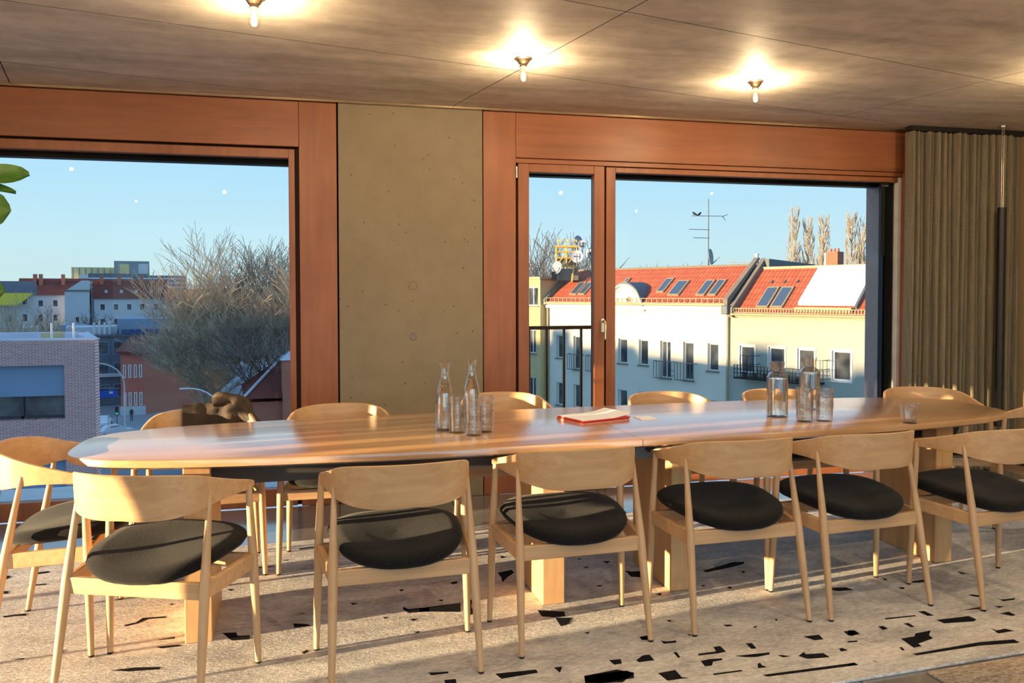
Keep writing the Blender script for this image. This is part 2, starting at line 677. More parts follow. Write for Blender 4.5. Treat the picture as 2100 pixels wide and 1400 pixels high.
_ca, _sa = math.cos(R(13.5)), math.sin(R(13.5))
for i in range(-5, 6):
    for j in range(-9, 5):
        t0, n0 = 2.02 + i * 2.5, 2.912 + j * 1.037
        g = 0.0025
        rect = [(t0 + g, n0 + g), (t0 + 2.5 - g, n0 + g), (t0 + 2.5 - g, n0 + 1.037 - g), (t0 + g, n0 + 1.037 - g)]
        pl = [(t * _ca - n * _sa, t * _sa + n * _ca) for t, n in rect]
        for a, b, c in ((1, 0, XR), (-1, 0, -XL), (0, 1, W), (0, -1, -YB)):
            pl = clip(pl, a, b, c) if pl else pl
        if len(pl) >= 3:
            po_ = MB().prism(pl, H, H + 0.03).build('panel', 'ceiling_concrete', ce)
            po_.data.materials.append(MATS['black_gap'])
            for k_, f_ in enumerate(po_.data.polygons):
                f_.material_index = 0 if k_ < 2 else 1

# ---- solid walls
wb = struct('wall_back', 'window wall with a bare concrete pillar between two openings')
MB().box(0.101, W - 0.002, 0, 1.030, W + 0.27, H - 0.012).build('pillar', 'pillar_concrete', wb, bevel=0.004)
MB().box(0.0, W + 0.05, 0, 1.1, W + 0.30, H).build('gap_backing', 'black_gap', wb)
for x, z, r in ((0.569, 1.397, 0.031), (0.568, 1.065, 0.026)):
    tp = MB()
    for k in range(24):
        a0, a1 = 2 * PI * k / 24, 2 * PI * (k + 1) / 24
        tp.add([(x + q * math.cos(a), y, z + q * math.sin(a)) for a in (a0, a1) for q, y in ((r, W - 0.003), (r * 0.86, W - 0.006), (r * 0.72, W - 0.003))],
               [(0, 1, 4, 3), (1, 2, 5, 4)])
    tp.build('tie_hole', 'pillar_concrete' if z > 1.2 else 'parapet_stone', wb)
    MB().tube([(x, W - 0.001, z), (x, W - 0.004, z)], r * (0.6 if z > 1.2 else 0.85), 14).build('tie_plug', 'pillar_concrete' if z > 1.2 else 'parapet_stone', wb)
outer = MB()
outer.box(XL - 0.6, W + 0.13, 2.40, 6.2, W + 0.42, 3.4)
outer.box(XL - 0.6, W + 0.13, -1.2, 6.2, W + 0.42, -0.10)
outer.build('lintel_and_base', 'outer_concrete', wb)
MB().box(-0.1, W + 0.27, -0.1, 1.2, W + 0.42, 2.4).build('outer_pier', 'outer_concrete', wb)
MB().box(4.142, W + 0.135, -0.1, 5.6, W + 0.285, 2.4).build('outer_pier', 'outer_concrete', wb)
MB().box(4.36, W, 0, XR, W + 0.12, H).build('plaster', 'wall_plaster', wb)

wr = struct('wall_right', 'plain beige side wall behind the curtain end')
MB().box(XR, YB, 0, XR + 0.2, W + 0.12, H).build('plaster', 'wall_plaster', wr)
we = struct('wall_rear', 'wall behind the viewer, opened by added windows')
rwin = [(-3.05, -0.42, 0.06, 2.45), (-0.30, 2.33, 0.06, 2.45), (2.45, 5.08, 0.06, 2.45)]  # openings added behind the viewer to let more sky light into the room
holes_wall(MB(), XL, XR, 0, H, rwin, YB - 0.45, YB).build('plaster', 'wall_plaster', we)
for k_, (a_, b_, c_, d_) in enumerate(rwin):
    w_o = struct('window_%d' % (4 + k_), 'window added in the unseen rear wall to let in sky light')
    ring(MB(), a_, b_, c_, d_, 0.06, YB - 0.40, YB - 0.33).build('frame', 'larch_v', w_o)
    MB().box(a_ + 0.05, YB - 0.37, c_ + 0.05, b_ - 0.05, YB - 0.362, d_ - 0.05).build('pane', 'clear_pane', w_o)
wl = struct('wall_left', 'side wall with a sunlit window')
t = MB()
holes = [(2.27, 4.50, 0.02, 2.25)]
tt = holes_wall(MB(), YB, W + 0.4, -0.1, H + 0.3, holes, 0.0, 0.22)
t.add([(XL - v[1], v[0], v[2]) for v in tt.v], [tuple(reversed(f)) for f in tt.f])
t.build('plaster', 'wall_plaster', wl)

# ---- left window
w1 = struct('window_1', 'large fixed window in a reddish wooden frame')
MB().box(XL, W, 2.262, -0.1405, W + 0.03, H - 0.014).build('head_board', 'larch_h', w1, bevel=0.003)
MB().box(-0.139, W, 0, 0.091, W + 0.03, H - 0.014).build('jamb_board', 'larch_v', w1, bevel=0.003)
ring(MB(), XL, -0.139, 0.0, 2.262, 0.03, W + 0.055, W + 0.12).build('rebate', 'groove', w1)
fr = MB()
ring(fr, XL + 0.02, -0.166, 0.0, 2.25, 0.038, W + 0.028, W + 0.10, wb=0.11, wt=0.056)
fr.build('frame', 'larch_v', w1, bevel=0.003)
MB().box(XL + 0.05, W + 0.072, 0.10, -0.19, W + 0.080, 2.2).build('pane', 'window_glass', w1)
MB().box(XL, W + 0.10, 0.085, -0.1, W + 0.44, 0.105).build('sill', 'sill_white_lit_edge', w1)
MB().box(XL, W + 0.14, 2.166, 0.0, W + 0.22, 2.42).build('blind_box', 'anthracite', w1)

# ---- right window: head board, jamb and fixed pane
w2 = struct('window_2', 'wide fixed window in a reddish wooden frame beside the balcony door')
MB().box(1.036, W, 0, 1.2555, W + 0.03, H - 0.014).build('jamb_board', 'larch_v', w2, bevel=0.003)
MB().box(1.257, W, 2.247, 4.262, W + 0.03, H - 0.014).build('head_board', 'larch_h', w2, bevel=0.003)
MB().box(4.25, W - 0.001, 0, 4.36, W + 0.03, H - 0.014).build('jamb_board', 'larch_v', w2, bevel=0.003)
fr = MB()
fr.box(1.257, W + 0.012, 2.214, 4.25, W + 0.12, 2.244)
fr.build('head_rail', 'larch_h', w2, bevel=0.002)
ring(MB(), 1.257, 4.25, 0, 2.23, 0.02, W + 0.06, W + 0.12).build('rebate', 'groove', w2)
fr = MB()
fr.box(1.902, W + 0.028, 0, 1.970, W + 0.10, 2.21)
fr.box(1.970, W + 0.028, 0, 4.222, W + 0.10, 0.10)
fr.box(1.970, W + 0.028, 2.174, 4.222, W + 0.10, 2.21)
MB().box(4.222, W + 0.026, 0, 4.248, W + 0.10, 2.21).build('lit_edge', 'sill_white_lit_edge', w2)  # white colour stands in for daylight on the wooden frame edge
fr.build('frame', 'larch_v', w2, bevel=0.003)
MB().box(1.886, W + 0.05, 0, 1.902, W + 0.11, 2.21).build('rebate', 'groove', w2)
MB().box(1.96, W + 0.072, 0.09, 4.222, W + 0.080, 2.18).build('pane', 'window_glass', w2)
MB().box(1.2, W + 0.10, 0.075, 4.3, W + 0.44, 0.095).build('sill', 'anthracite', w2)
MB().box(1.2, W + 0.14, 2.150, 4.14, W + 0.22, 2.42).build('blind_box', 'anthracite', w2)
MB().box(4.155, W + 0.084, 0.1, 4.25, W + 0.13, 2.42).build('guide_rail', 'grey_metal', w2)
MB().box(4.140, W + 0.082, 0.1, 4.152, W + 0.13, 2.3).build('guide_rail', 'dark_metal', w2)
MB().box(4.100, W + 0.06, 1.63, 4.135, W + 0.083, 2.17).build('blind_drive', 'dark_metal', w2)
MB().tube([(4.1, W + 0.05, 2.155), (4.15, W + 0.05, 2.155)], 0.012, 10).build('drive_pin', 'steel', w2)

# ---- narrow balcony door
d1 = struct('door_1', 'narrow glazed balcony door in reddish wood')
fr = MB()
ring(fr, 1.276, 1.885, 0.015, 2.212, 0.075, W + 0.014, W + 0.085, wb=0.11, wt=0.056)
fr.build('sash', 'larch_v', d1, bevel=0.004)
MB().box(1.34, W + 0.052, 0.12, 1.82, W + 0.060, 2.165).build('pane', 'window_glass', d1)
h = MB()
h.box(1.858, W + 0.006, 1.075, 1.884, W + 0.014, 1.170)
hd = h.build('handle', 'nickel', d1, bevel=0.002)
MB().tube([(1.871, W + 0.008, 1.15), (1.871, W - 0.035, 1.15), (1.871, W - 0.045, 1.13), (1.871, W - 0.045, 1.03)], 0.009, 10).build('lever', 'nickel', hd, smooth=40)
MB().tube([(1.266, W + 0.02, 2.115), (1.266, W + 0.02, 2.19)], 0.008, 10).build('hinge', 'steel', d1, smooth=40)

# ---- window in the left wall (out of frame, lets the low sun in); its blind is most of the way down
w3 = struct('window_3', 'window in the left wall with its blind lowered')
f3 = MB()
f3.box(XL - 0.12, 2.27, 0.02, XL - 0.05, 2.32, 2.25)
f3.box(XL - 0.12, 4.44, 0.02, XL - 0.05, 4.50, 2.25)
f3.box(XL - 0.12, 3.57, 0.02, XL - 0.05, 3.61, 2.25)
f3.box(XL - 0.12, 2.27, 0.02, XL - 0.05, 4.50, 0.05)
f3.box(XL - 0.12, 2.27, 2.19, XL - 0.05, 4.50, 2.25)
f3.build('frame', 'larch_v', w3)
MB().box(XL - 0.092, 2.3, 0.04, XL - 0.086, 4.5, 2.2).build('pane', 'clear_pane', w3)
MB().box(XL - 0.04, 2.31, 1.24, XL - 0.03, 4.48, 2.24).build('roller_blind', 'blind_cloth', w3)
_rv = random.Random(21)
yy = 2.34
while yy < 4.40:  # unseen slats added to break the sun into streaks on the table
    sw = _rv.uniform(0.05, 0.14)
    MB().box(XL - 0.030, yy, 0.96, XL - 0.026, min(yy + sw, 4.43), 1.24).build('added_slat', 'blind_cloth', w3)
    yy += sw + _rv.choice((0.02, 0.03, 0.05, 0.08))
MB().tube([(XL - 0.035, 2.31, 1.24), (XL - 0.035, 4.48, 1.24)], 0.012, 8).build('blind_rod', 'steel', w3)

# ---- thin metal strip where ceiling meets the window wall
tr = tag(MB().box(XL, W - 0.030, H - 0.012, 4.27, W - 0.004, H + 0.002).build('trim_1', 'nickel'), 'narrow metal strip along the ceiling edge', None, None, 'structure')

# ---- balcony railing outside the narrow door
rl = thing('balcony_railing', 'dark metal balcony railing outside the narrow glass door', 'railing', (1.6, W + 0.33, 0))
MB().box(-0.42, -0.02, 1.085, 0.36, 0.02, 1.110).build('handrail', 'bronze', rl)
MB().box(-0.42, -0.012, 0.06, 0.36, 0.012, 0.085).build('bottom_rail', 'bronze', rl)
for k in range(6):
    x = -0.30 + 0.13 * k
    MB().box(x - 0.007, -0.012, 0.08, x + 0.007, 0.012, 1.09).build('bar', 'bronze', rl)

# ================================================================== rugs
rug = thing('rug', 'large ivory rug with scattered black patches under the table', 'rug', (1.2, 3.45, 0), R(3.2))
g = MB()
NX, NY = 60, 18
g.box(-3.85, -1.085, 0.0, 3.85, 1.08, 0.011)
g.build('pile', 'rug_ivory', rug, bevel=0.004)
PATCHES = """1.184,2.887 1.223,2.894 1.210,2.855 1.183,2.862
1.251,2.838 1.268,2.826 1.309,2.825 1.302,2.810 1.252,2.810
1.096,2.704 1.135,2.736 1.161,2.736 1.161,2.690 1.102,2.688
1.255,2.733 1.268,2.732 1.263,2.691 1.253,2.689
1.338,2.700 1.413,2.703 1.421,2.740 1.449,2.741 1.448,2.694 1.415,2.688 1.334,2.688
1.322,2.645 1.360,2.651 1.406,2.646 1.403,2.635 1.363,2.631 1.345,2.604 1.318,2.604
1.463,2.653 1.504,2.652 1.601,2.650 1.594,2.636 1.535,2.628 1.495,2.636
1.555,2.739 1.579,2.737 1.572,2.692 1.552,2.693
1.617,2.621 1.635,2.619 1.659,2.604 1.628,2.602
1.690,2.599 1.725,2.623 1.724,2.605 1.791,2.598 1.794,2.564 1.709,2.571
1.510,2.577 1.523,2.583 1.519,2.562 1.529,2.546 1.495,2.547
1.134,2.593 1.202,2.602 1.202,2.547 1.222,2.538 1.143,2.536
1.318,2.545 1.428,2.548 1.430,2.539 1.318,2.536
1.483,2.497 1.854,2.504 1.855,2.486 1.493,2.482
1.804,2.744 1.872,2.744 1.864,2.704 1.826,2.705
1.984,2.749 2.029,2.749 2.027,2.712 1.980,2.710
1.871,2.617 1.887,2.620 1.895,2.599 1.864,2.595
1.936,2.665 1.983,2.663 1.977,2.655 1.942,2.657
1.767,3.517 1.889,3.561 1.961,3.594 2.024,3.587 2.005,3.558 1.920,3.529 1.771,3.492
1.938,3.471 1.960,3.462 1.941,3.443
1.776,3.298 1.797,3.287 1.774,3.270
2.200,3.179 2.293,3.164 2.307,3.128 2.230,3.133 2.202,3.165
1.668,3.342 1.691,3.337 1.670,3.323
1.785,2.920 1.798,2.916 1.785,2.902
1.554,2.916 1.582,2.913 1.588,2.898 1.560,2.900
1.659,2.870 1.684,2.876 1.665,2.860
1.424,3.289 1.456,3.295 1.438,3.265 1.431,3.280
1.351,3.012 1.373,3.007 1.357,2.993
1.374,2.865 1.388,2.865 1.380,2.853
2.009,2.753 2.033,2.747 2.032,2.718 1.990,2.705 1.981,2.714
2.148,2.758 2.171,2.757 2.172,2.731 2.144,2.725
2.268,2.760 2.289,2.758 2.288,2.723 2.271,2.722
2.229,2.823 2.370,2.821 2.371,2.812 2.226,2.812
2.412,2.851 2.441,2.850 2.446,2.801 2.418,2.803
2.422,2.759 2.580,2.762 2.585,2.726 2.559,2.712 2.428,2.724
2.158,2.639 2.222,2.644 2.246,2.667 2.324,2.677 2.285,2.641 2.280,2.614 2.191,2.587 2.187,2.565 2.149,2.560
2.108,2.516 2.256,2.529 2.425,2.543 2.574,2.533 2.573,2.504 2.401,2.518 2.231,2.509 2.113,2.503
2.572,2.638 2.576,2.617 2.623,2.623 2.639,2.598 2.560,2.592
2.769,2.826 2.806,2.812 2.773,2.805
2.612,2.820 2.709,2.831 2.703,2.817 2.638,2.816
2.727,2.754 2.778,2.761 2.775,2.724 2.755,2.722
2.765,2.965 2.802,2.943 2.786,2.926 2.766,2.943
2.846,2.903 2.852,2.881 2.889,2.878 2.927,2.879 2.913,2.865 2.852,2.863
2.632,3.157 2.720,3.168 2.696,3.139 2.629,3.143
2.525,3.109 2.550,3.103 2.537,3.086 2.521,3.090
2.943,3.226 2.952,3.206 2.969,3.190 2.935,3.188
2.536,3.233 2.542,3.202 2.526,3.200
1.932,2.507 1.936,2.484 1.931,2.496
1.826,2.500 1.849,2.502 1.858,2.489 1.818,2.488
2.098,2.574 2.109,2.576 2.102,2.551 2.091,2.549
1.947,2.667 1.981,2.663 1.976,2.654 1.941,2.659
-0.396,3.303 -0.343,3.296 -0.335,3.262 -0.289,3.257 -0.286,3.219 -0.352,3.222
-0.128,3.333 -0.075,3.315 -0.055,3.293 -0.122,3.292
0.102,3.495 0.138,3.493 0.116,3.475
0.323,3.610 0.347,3.604 0.330,3.583
0.013,3.691 0.027,3.681 0.015,3.663
0.323,3.404 0.339,3.375 0.428,3.372 0.423,3.330 0.339,3.332 0.318,3.374
0.337,3.267 0.355,3.269 0.362,3.250 0.344,3.246
0.337,3.139 0.363,3.138 0.352,3.124
-0.375,4.275 -0.334,4.261 -0.335,4.240
-0.137,4.316 -0.046,4.332 -0.046,4.319 -0.128,4.299
-0.210,4.147 -0.184,4.151 -0.186,4.134
-0.433,3.791 -0.409,3.792 -0.414,3.770
-0.087,3.057 -0.067,3.072 -0.064,3.057 -0.080,3.039
0.001,2.826 0.020,2.822 0.009,2.819
0.227,3.314 0.245,3.313 0.239,3.294
-0.114,3.428 -0.084,3.431 -0.086,3.422
-0.342,4.066 -0.241,4.066 -0.240,4.056 -0.336,4.053
0.800,3.719 0.876,3.741 0.877,3.700 0.833,3.649 0.796,3.590 0.805,3.656
0.868,3.236 0.908,3.220 0.973,3.193 0.963,3.147 0.911,3.148 0.869,3.169
0.918,3.140 0.983,3.125 0.953,3.068 0.917,3.057
0.559,3.639 0.595,3.653 0.591,3.625 0.569,3.619
0.475,3.444 0.500,3.445 0.492,3.427
0.387,3.370 0.450,3.380 0.567,3.390 0.550,3.294 0.442,3.322 0.382,3.334
0.611,3.418 0.623,3.402 0.604,3.343 0.603,3.269 0.581,3.250
1.340,3.754 1.380,3.753 1.358,3.724
1.237,3.831 1.256,3.817 1.236,3.810
1.223,3.698 1.252,3.699 1.234,3.682
1.199,3.449 1.235,3.445 1.214,3.432
1.403,3.606 1.426,3.585 1.476,3.581 1.443,3.502 1.400,3.520
0.863,3.956 0.889,3.932 0.866,3.920
0.988,2.975 1.012,2.977 0.998,2.962
1.186,2.888 1.222,2.890 1.209,2.859 1.185,2.863
-1.385,4.349 -1.323,4.356 -1.316,4.332 -1.367,4.323
-1.476,4.188 -1.470,4.225 -1.447,4.211 -1.446,4.180 -1.462,4.162
-1.360,4.237 -1.295,4.246 -1.287,4.220 -1.336,4.208
-1.330,4.063 -1.251,4.062 -1.247,4.046 -1.318,4.046
-1.423,4.007 -1.386,3.998 -1.374,3.964 -1.409,3.969
-1.303,3.689 -1.260,3.697 -1.217,3.699 -1.209,3.673 -1.254,3.678 -1.289,3.672
-0.792,3.475 -0.750,3.493 -0.733,3.535 -0.647,3.532 -0.635,3.515 -0.708,3.518 -0.739,3.482 -0.780,3.461
-0.629,3.296 -0.571,3.308 -0.568,3.294 -0.620,3.292
-0.740,3.063 -0.668,3.067 -0.576,3.050 -0.576,3.032 -0.680,3.040
-0.979,3.228 -0.963,3.238 -0.956,3.286 -0.952,3.259 -0.966,3.222
-1.118,3.240 -1.075,3.242 -1.076,3.232
-0.654,3.669 -0.636,3.671 -0.640,3.653
-0.624,3.230 -0.546,3.231 -0.528,3.216 -0.602,3.211
0.878,2.634 1.001,2.653 1.054,2.616 0.989,2.561 0.903,2.574 0.862,2.584
0.577,2.722 0.724,2.719 0.725,2.695 0.591,2.682
0.350,2.784 0.419,2.776 0.418,2.765 0.358,2.763
0.396,2.718 0.436,2.716 0.434,2.686 0.396,2.695
0.790,2.720 0.820,2.718 0.800,2.677
0.875,2.635 1.034,2.637 1.049,2.609 1.038,2.581 0.917,2.571 0.864,2.591
1.001,2.728 1.045,2.726 1.037,2.694 1.007,2.690"""
_cr, _sr = math.cos(R(3.2)), math.sin(R(3.2))
for line in PATCHES.strip().split('\n'):
    pts = [tuple(map(float, q.split(','))) for q in line.split()]
    loc = [((x - 1.2) * _cr + (y - 3.45) * _sr, -(x - 1.2) * _sr + (y - 3.45) * _cr) for x, y in pts]
    MB().prism(loc, 0.006, 0.0118).build('dark_patch', 'rug_black', rug)

rug2 = thing('rug', 'mottled tan and brown rug in the near right corner', 'rug', (2.03, 2.42, 0), R(3.2))
MB().box(0.03, -2.2, 0.0, 2.9, -0.03, 0.010).build('pile', 'rug_tan', rug2, bevel=0.004)
_rr = random.Random(5)
for k in range(26):
    x, y = _rr.uniform(0.1, 2.7), _rr.uniform(-1.2, -0.08)
    n = _rr.randint(5, 7)
    pl = [(x + _rr.uniform(0.03, 0.09) * math.cos(2 * PI * i / n), y + _rr.uniform(0.015, 0.045) * math.sin(2 * PI * i / n)) for i in range(n)]
    MB().prism(pl, 0.005, 0.0108).build('dark_patch', 'soil', rug2)

# ================================================================== table
TB = thing('conference_table', 'long oak conference table with rounded ends and slab legs', 'table', (1.25, 3.625, 0), R(2.0))
TA, TBW, TN = 2.23, 0.495, 3.6
TZ = 0.732


def table_half(sgn, x_seam):
    top, low = [], []
    N = 60
    for i in range(N + 1):
        a = -PI / 2 + PI * i / N
        cx, sx = math.cos(a), math.sin(a)
        x = TA * abs(cx) ** (2 / TN)
        y = TBW * (1 if sx >= 0 else -1) * abs(sx) ** (2 / TN)
        top.append((sgn * max(x, abs(x_seam) if x_seam * sgn > 0 else 0), y))
    pts = [p for p in top]
    pts[0] = (x_seam, -TBW)
    pts[-1] = (x_seam, TBW)
    return pts


def slab_rounded(mb, pts, z0, z1, r):
    cx = sum(p[0] for p in pts) / len(pts)
    rings = []
    for ins, z in ((0.030, z0), (0.0, z0 + 0.012), (0.0, z1 - r), (r * 0.35, z1 - r * 0.25), (r, z1)):
        rings.append([(p[0] * (1 - ins / TA) if abs(p[0]) > 0.1 else p[0], p[1] * (1 - ins / TBW), z) for p in pts])
    n = len(pts)
    o = len(mb.v)
    for rg in rings:
        mb.v += rg
    for i in range(len(rings) - 1):
        for k in range(n):
            k2 = (k + 1) % n
            mb.f.append((o + i * n + k, o + i * n + k2, o + (i + 1) * n + k2, o + (i + 1) * n + k))
    mb.f.append(tuple(o + k for k in reversed(range(n))))
    mb.f.append(tuple(o + (len(rings) - 1) * n + k for k in range(n)))


for s in (1, -1):
    pts = table_half(s, 0.03 + 0.0015 * s)
    if s < 0:
        pts = list(reversed(pts))
    m = MB()
    slab_rounded(m, pts, 0.693, TZ, 0.006)
    m.build('top_board', 'oak_table', TB, smooth=30)
for lx in (-1.735, -0.31, 0.29, 1.715):
    lg = MB()
    lg.box(lx - 0.05, -0.335, 0.012, lx + 0.05, 0.085, 0.693)
    lo = lg.build('leg', 'oak_leg', TB, bevel=0.004)
    MB().box(lx - 0.043, -0.325, 0.011, lx + 0.043, 0.075, 0.0125).build('foot_plate', 'black_plastic', lo)
MB().box(-1.685, -0.30, 0.605, -0.36, -0.27, 0.69).build('beam', 'beam_dark', TB)
MB().box(0.34, -0.24, 0.62, 1.665, -0.21, 0.69).build('beam', 'dark_metal', TB)
MB().box(-1.685, -0.02, 0.605, 1.665, 0.01, 0.69).build('beam', 'beam_dark', TB)
br = MB()
br.vprism([(0.02, 0.691), (0.24, 0.691), (0.24, 0.62), (0.07, 0.62), (0.02, 0.65)], -0.345, -0.337)
b1 = br.build('joint_plate', 'grey_metal', TB)
MB().tube([(0.06, -0.347, 0.66), (0.06, -0.343, 0.66)], 0.006, 8).build('bolt', 'black_plastic', b1)
MB().vprism([(0.10, 0.692), (0.16, 0.692), (0.15, 0.655), (0.13, 0.645), (0.11, 0.655)], -0.349, -0.345).build('slot', 'black_plastic', b1)
_bk = [(1.765, 0.69), (1.9, 0.69), (1.86, 0.62), (1.765, 0.60)]
MB().vprism(_bk, -0.25, -0.235).build('joint_plate', 'dark_metal', TB)


# ================================================================== chairs
def crom(P, n):
    out = []
    m = len(P)
    for i in range(m - 1):
        p0, p1, p2, p3 = P[max(i - 1, 0)], P[i], P[i + 1], P[min(i + 2, m - 1)]
        for k in range(n):
            t = k / n
            out.append(tuple(0.5 * (2 * b + (c - a) * t + (2 * a - 5 * b + 4 * c - d) * t * t + (3 * b - a - 3 * c + d) * t ** 3) for a, b, c, d in zip(p0, p1, p2, p3)))
    out.append(tuple(P[-1]))
    return out


def make_chair():
    t = thing('armchair', 'oak armchair', 'chair')
    # bent back band: half plan points (x, y, z low, z high)
    half = [(0.0, -0.232, 0.600, 0.758), (0.085, -0.226, 0.600, 0.757), (0.16, -0.196, 0.606, 0.752), (0.215, -0.142, 0.620, 0.740),
            (0.244, -0.062, 0.634, 0.715), (0.259, 0.030, 0.636, 0.690), (0.267, 0.105, 0.634, 0.672), (0.268, 0.145, 0.640, 0.660)]
    hp = crom(half, 5)
    full = [(-x, y, a, b) for x, y, a, b in reversed(hp[1:])] + hp
    m = MB()
    n = len(full)
    ring_n = 6
    th = 0.0075
    for i, (x, y, a, b) in enumerate(full):
        p, q = full[max(i - 1, 0)], full[min(i + 1, n - 1)]
        d = Vector((q[0] - p[0], q[1] - p[1])).normalized()
        nx, ny = d.y, -d.x        # outward (to the back)
        zm = (a + b) / 2
        lean = 0.018
        for k, (o, z) in enumerate(((th, a + 0.003), (th, b - 0.003), (th * 0.4, b), (-th, b - 0.003), (-th, a + 0.003), (-th * 0.4, a))):
            oo = o + lean * (z - zm) / 0.08 * max(0.0, 1 - abs(x) / 0.25)
            m.v.append((x + nx * oo, y + ny * oo, z))
    for i in range(n - 1):
        for k in range(ring_n):
            k2 = (k + 1) % ring_n
            m.f.append((i * ring_n + k, (i + 1) * ring_n + k, (i + 1) * ring_n + k2, i * ring_n + k2))
    m.f.append(tuple(range(ring_n)))
    m.f.append(tuple((n - 1) * ring_n + k for k in reversed(range(ring_n))))
    m.build('backrest', 'oak_along', t, smooth=50)
    for s in (-1, 1):
        for foot, knee, topp, rr in (((s * 0.290, 0.130), (s * 0.279, 0.122, 0.38), (s * 0.268, 0.112, 0.655), (0.0105, 0.0165, 0.0105)),
                                     ((s * 0.257, -0.220), (s * 0.245, -0.155, 0.38), (s * 0.236, -0.100, 0.668), (0.0105, 0.0170, 0.0075))):
            lg = MB().tube([(foot[0], foot[1], 0.006), tuple((Vector((foot[0], foot[1], 0)) + Vector(knee)) / 2), knee, topp],
                           (rr[0], (rr[0] + rr[1]) / 2 + 0.001, rr[1], rr[2]), 12)
            lo = lg.build('leg', 'oak_upright', t, smooth=40)
            MB().lathe([(0.0, 0.0), (0.0095, 0.0), (0.0112, 0.007), (0.0, 0.007)], 12, (foot[0], foot[1], 0)).build('glide', 'black_plastic', lo, smooth=40)
    # rails, slightly sagging towards the middle
    rear = MB().bar((-0.243, -0.152, 0.362), (0.243, -0.152, 0.362), 0.022, 0.056)
    rear.build('rail', 'oak_along', t, bevel=0.004)
    MB().bar((-0.277, 0.122, 0.376), (0.277, 0.122, 0.376), 0.022, 0.05).build('rail', 'oak_along', t, bevel=0.004)
    for s in (-1, 1):
        MB().bar((s * 0.245, -0.150, 0.366), (s * 0.278, 0.122, 0.378), 0.022, 0.056).build('rail', 'oak_along', t, bevel=0.004)
    # upholstered seat: dished pad
    pad = MB()
    N = 44
    rings = [(0.0, -0.030), (0.80, -0.030), (0.955, -0.019), (1.0, -0.002), (0.985, 0.013), (0.93, 0.0235), (0.80, 0.028), (0.5, 0.029), (0.0, 0.029)]

    def outline(a, k):
        c_, s_ = math.cos(a), math.sin(a)
        e = 2 / 3.0
        x = (1 if c_ >= 0 else -1) * abs(c_) ** e
        y = (1 if s_ >= 0 else -1) * abs(s_) ** e
        yy = y * 0.222 + 0.028
        wx = 0.243 + 0.026 * y
        return x * wx * k, (yy - 0.028) * k + 0.028

    for k, dz in rings:
        for i in range(N):
            x, y = outline(2 * PI * i / N, k if k > 0 else 0.001)
            z = 0.426 + 0.034 * y / 0.25 + 0.046 * (x / 0.27) ** 2 * min(1.0, max(0.0, (0.22 - y) / 0.40)) + dz
            pad.v.append((x, y, z))
    for r_ in range(len(rings) - 1):
        for i in range(N):
            j = (i + 1) % N
            pad.f.append((r_ * N + i, r_ * N + j, (r_ + 1) * N + j, (r_ + 1) * N + i))
    pad.build('seat', 'seat_fabric', t, smooth=60)
    return t


CH = make_chair()
CHAIRS = [
    (-0.555, 2.985, -21.0, 'oak armchair turned slightly sideways, nearest the camera at the left of the table', 'near'),
    (0.262, 2.945, 3.0, 'oak armchair with its back to the camera, second from the left in the near row', 'near'),
    (0.944, 3.050, 2.5, 'oak armchair in front of the stacked magazines, third from the left in the near row', 'near'),
    (1.645, 3.075, 2.0, 'oak armchair before the grey joint plate, fourth from left in the near row', 'near'),
    (2.235, 3.090, 5.0, 'oak armchair below the right pair of carafes, fifth from the left in the near row', 'near'),
    (2.904, 3.048, 8.5, 'oak armchair cut by the right picture edge, last of the near row', 'near'),
    (-0.985, 3.480, -87.0, 'oak armchair at the left head of the table, cut by the picture edge', 'heads'),
    (-0.575, 4.055, 184.0, 'oak armchair with a dark jacket hung over its back behind the table', 'far'),
    (0.075, 4.060, 180.0, 'oak armchair behind the table in front of the left edge of the concrete pillar', 'far'),
    (0.985, 4.330, 178.0, 'oak armchair behind the table, beside the left carafes, before the wooden post', 'far'),
    (1.905, 4.130, 180.0, 'oak armchair behind the table, before the white house facade', 'far'),
    (2.600, 4.105, 180.0, 'oak armchair behind the table, partly hidden by the right carafes', 'far'),
    (3.450, 3.985, 160.0, 'sunlit oak armchair behind the table in front of the curtain', 'far'),
    (3.790, 3.430, 92.0, 'oak armchair in shade at the right head of the table', 'heads'),
]
GR = {'near': 'chairs along the near side of the table', 'far': 'chairs along the window side of the table', 'heads': 'chairs at the two heads of the table'}
for i, (x, y, a, lab, g) in enumerate(CHAIRS):
    o = CH if i == 0 else copy_tree(CH)
    o.location = (x, y, 0.012)
    o.rotation_euler.z = R(a)
    tag(o, lab, 'chair', GR[g])

# ---- jacket thrown over the back of one chair
jk = thing('jacket', 'dark brown jacket thrown over a chair back behind the table', 'jacket', (-0.575, 4.055, 0.012), R(184))
NU, NV = 34, 30
m = MB()
prof = [(-0.030, 0.50), (-0.028, 0.60), (-0.024, 0.70), (-0.016, 0.765), (0.0, 0.782), (0.016, 0.765), (0.026, 0.70), (0.034, 0.58), (0.045, 0.44), (0.05, 0.30)]
pp = crom([(a, b, 0) for a, b in prof], 3)
th = 0.006
for side in (0, 1):
    for i in range(NU + 1):
        u = i / NU
        x = -0.225 + 0.32 * u
        yb = -0.232 + 0.9 * x * x
        for j, (oy, z, _) in enumerate(pp):
            nz = noise.noise(Vector((x * 16, j * 0.25, 3.1)))
            swell = (0.012 + 0.030 * max(0.0, 1 - abs(x + 0.13) / 0.12)) * (0.6 + nz)
            sgn = 1 if j > len(pp) / 2 else -1
            y = yb - oy - sgn * (swell + th * side)
            zz = z + (0.022 * max(0.0, 1 - abs(x + 0.14) / 0.10) + 0.006 * noise.noise(Vector((x * 20, 1, 0)))) * (1 if 0.7 < z else 0.2) - th * side + (0.03 * nz if j > len(pp) - 4 else 0)
            m.v.append((x, y, zz))
nj = len(pp)
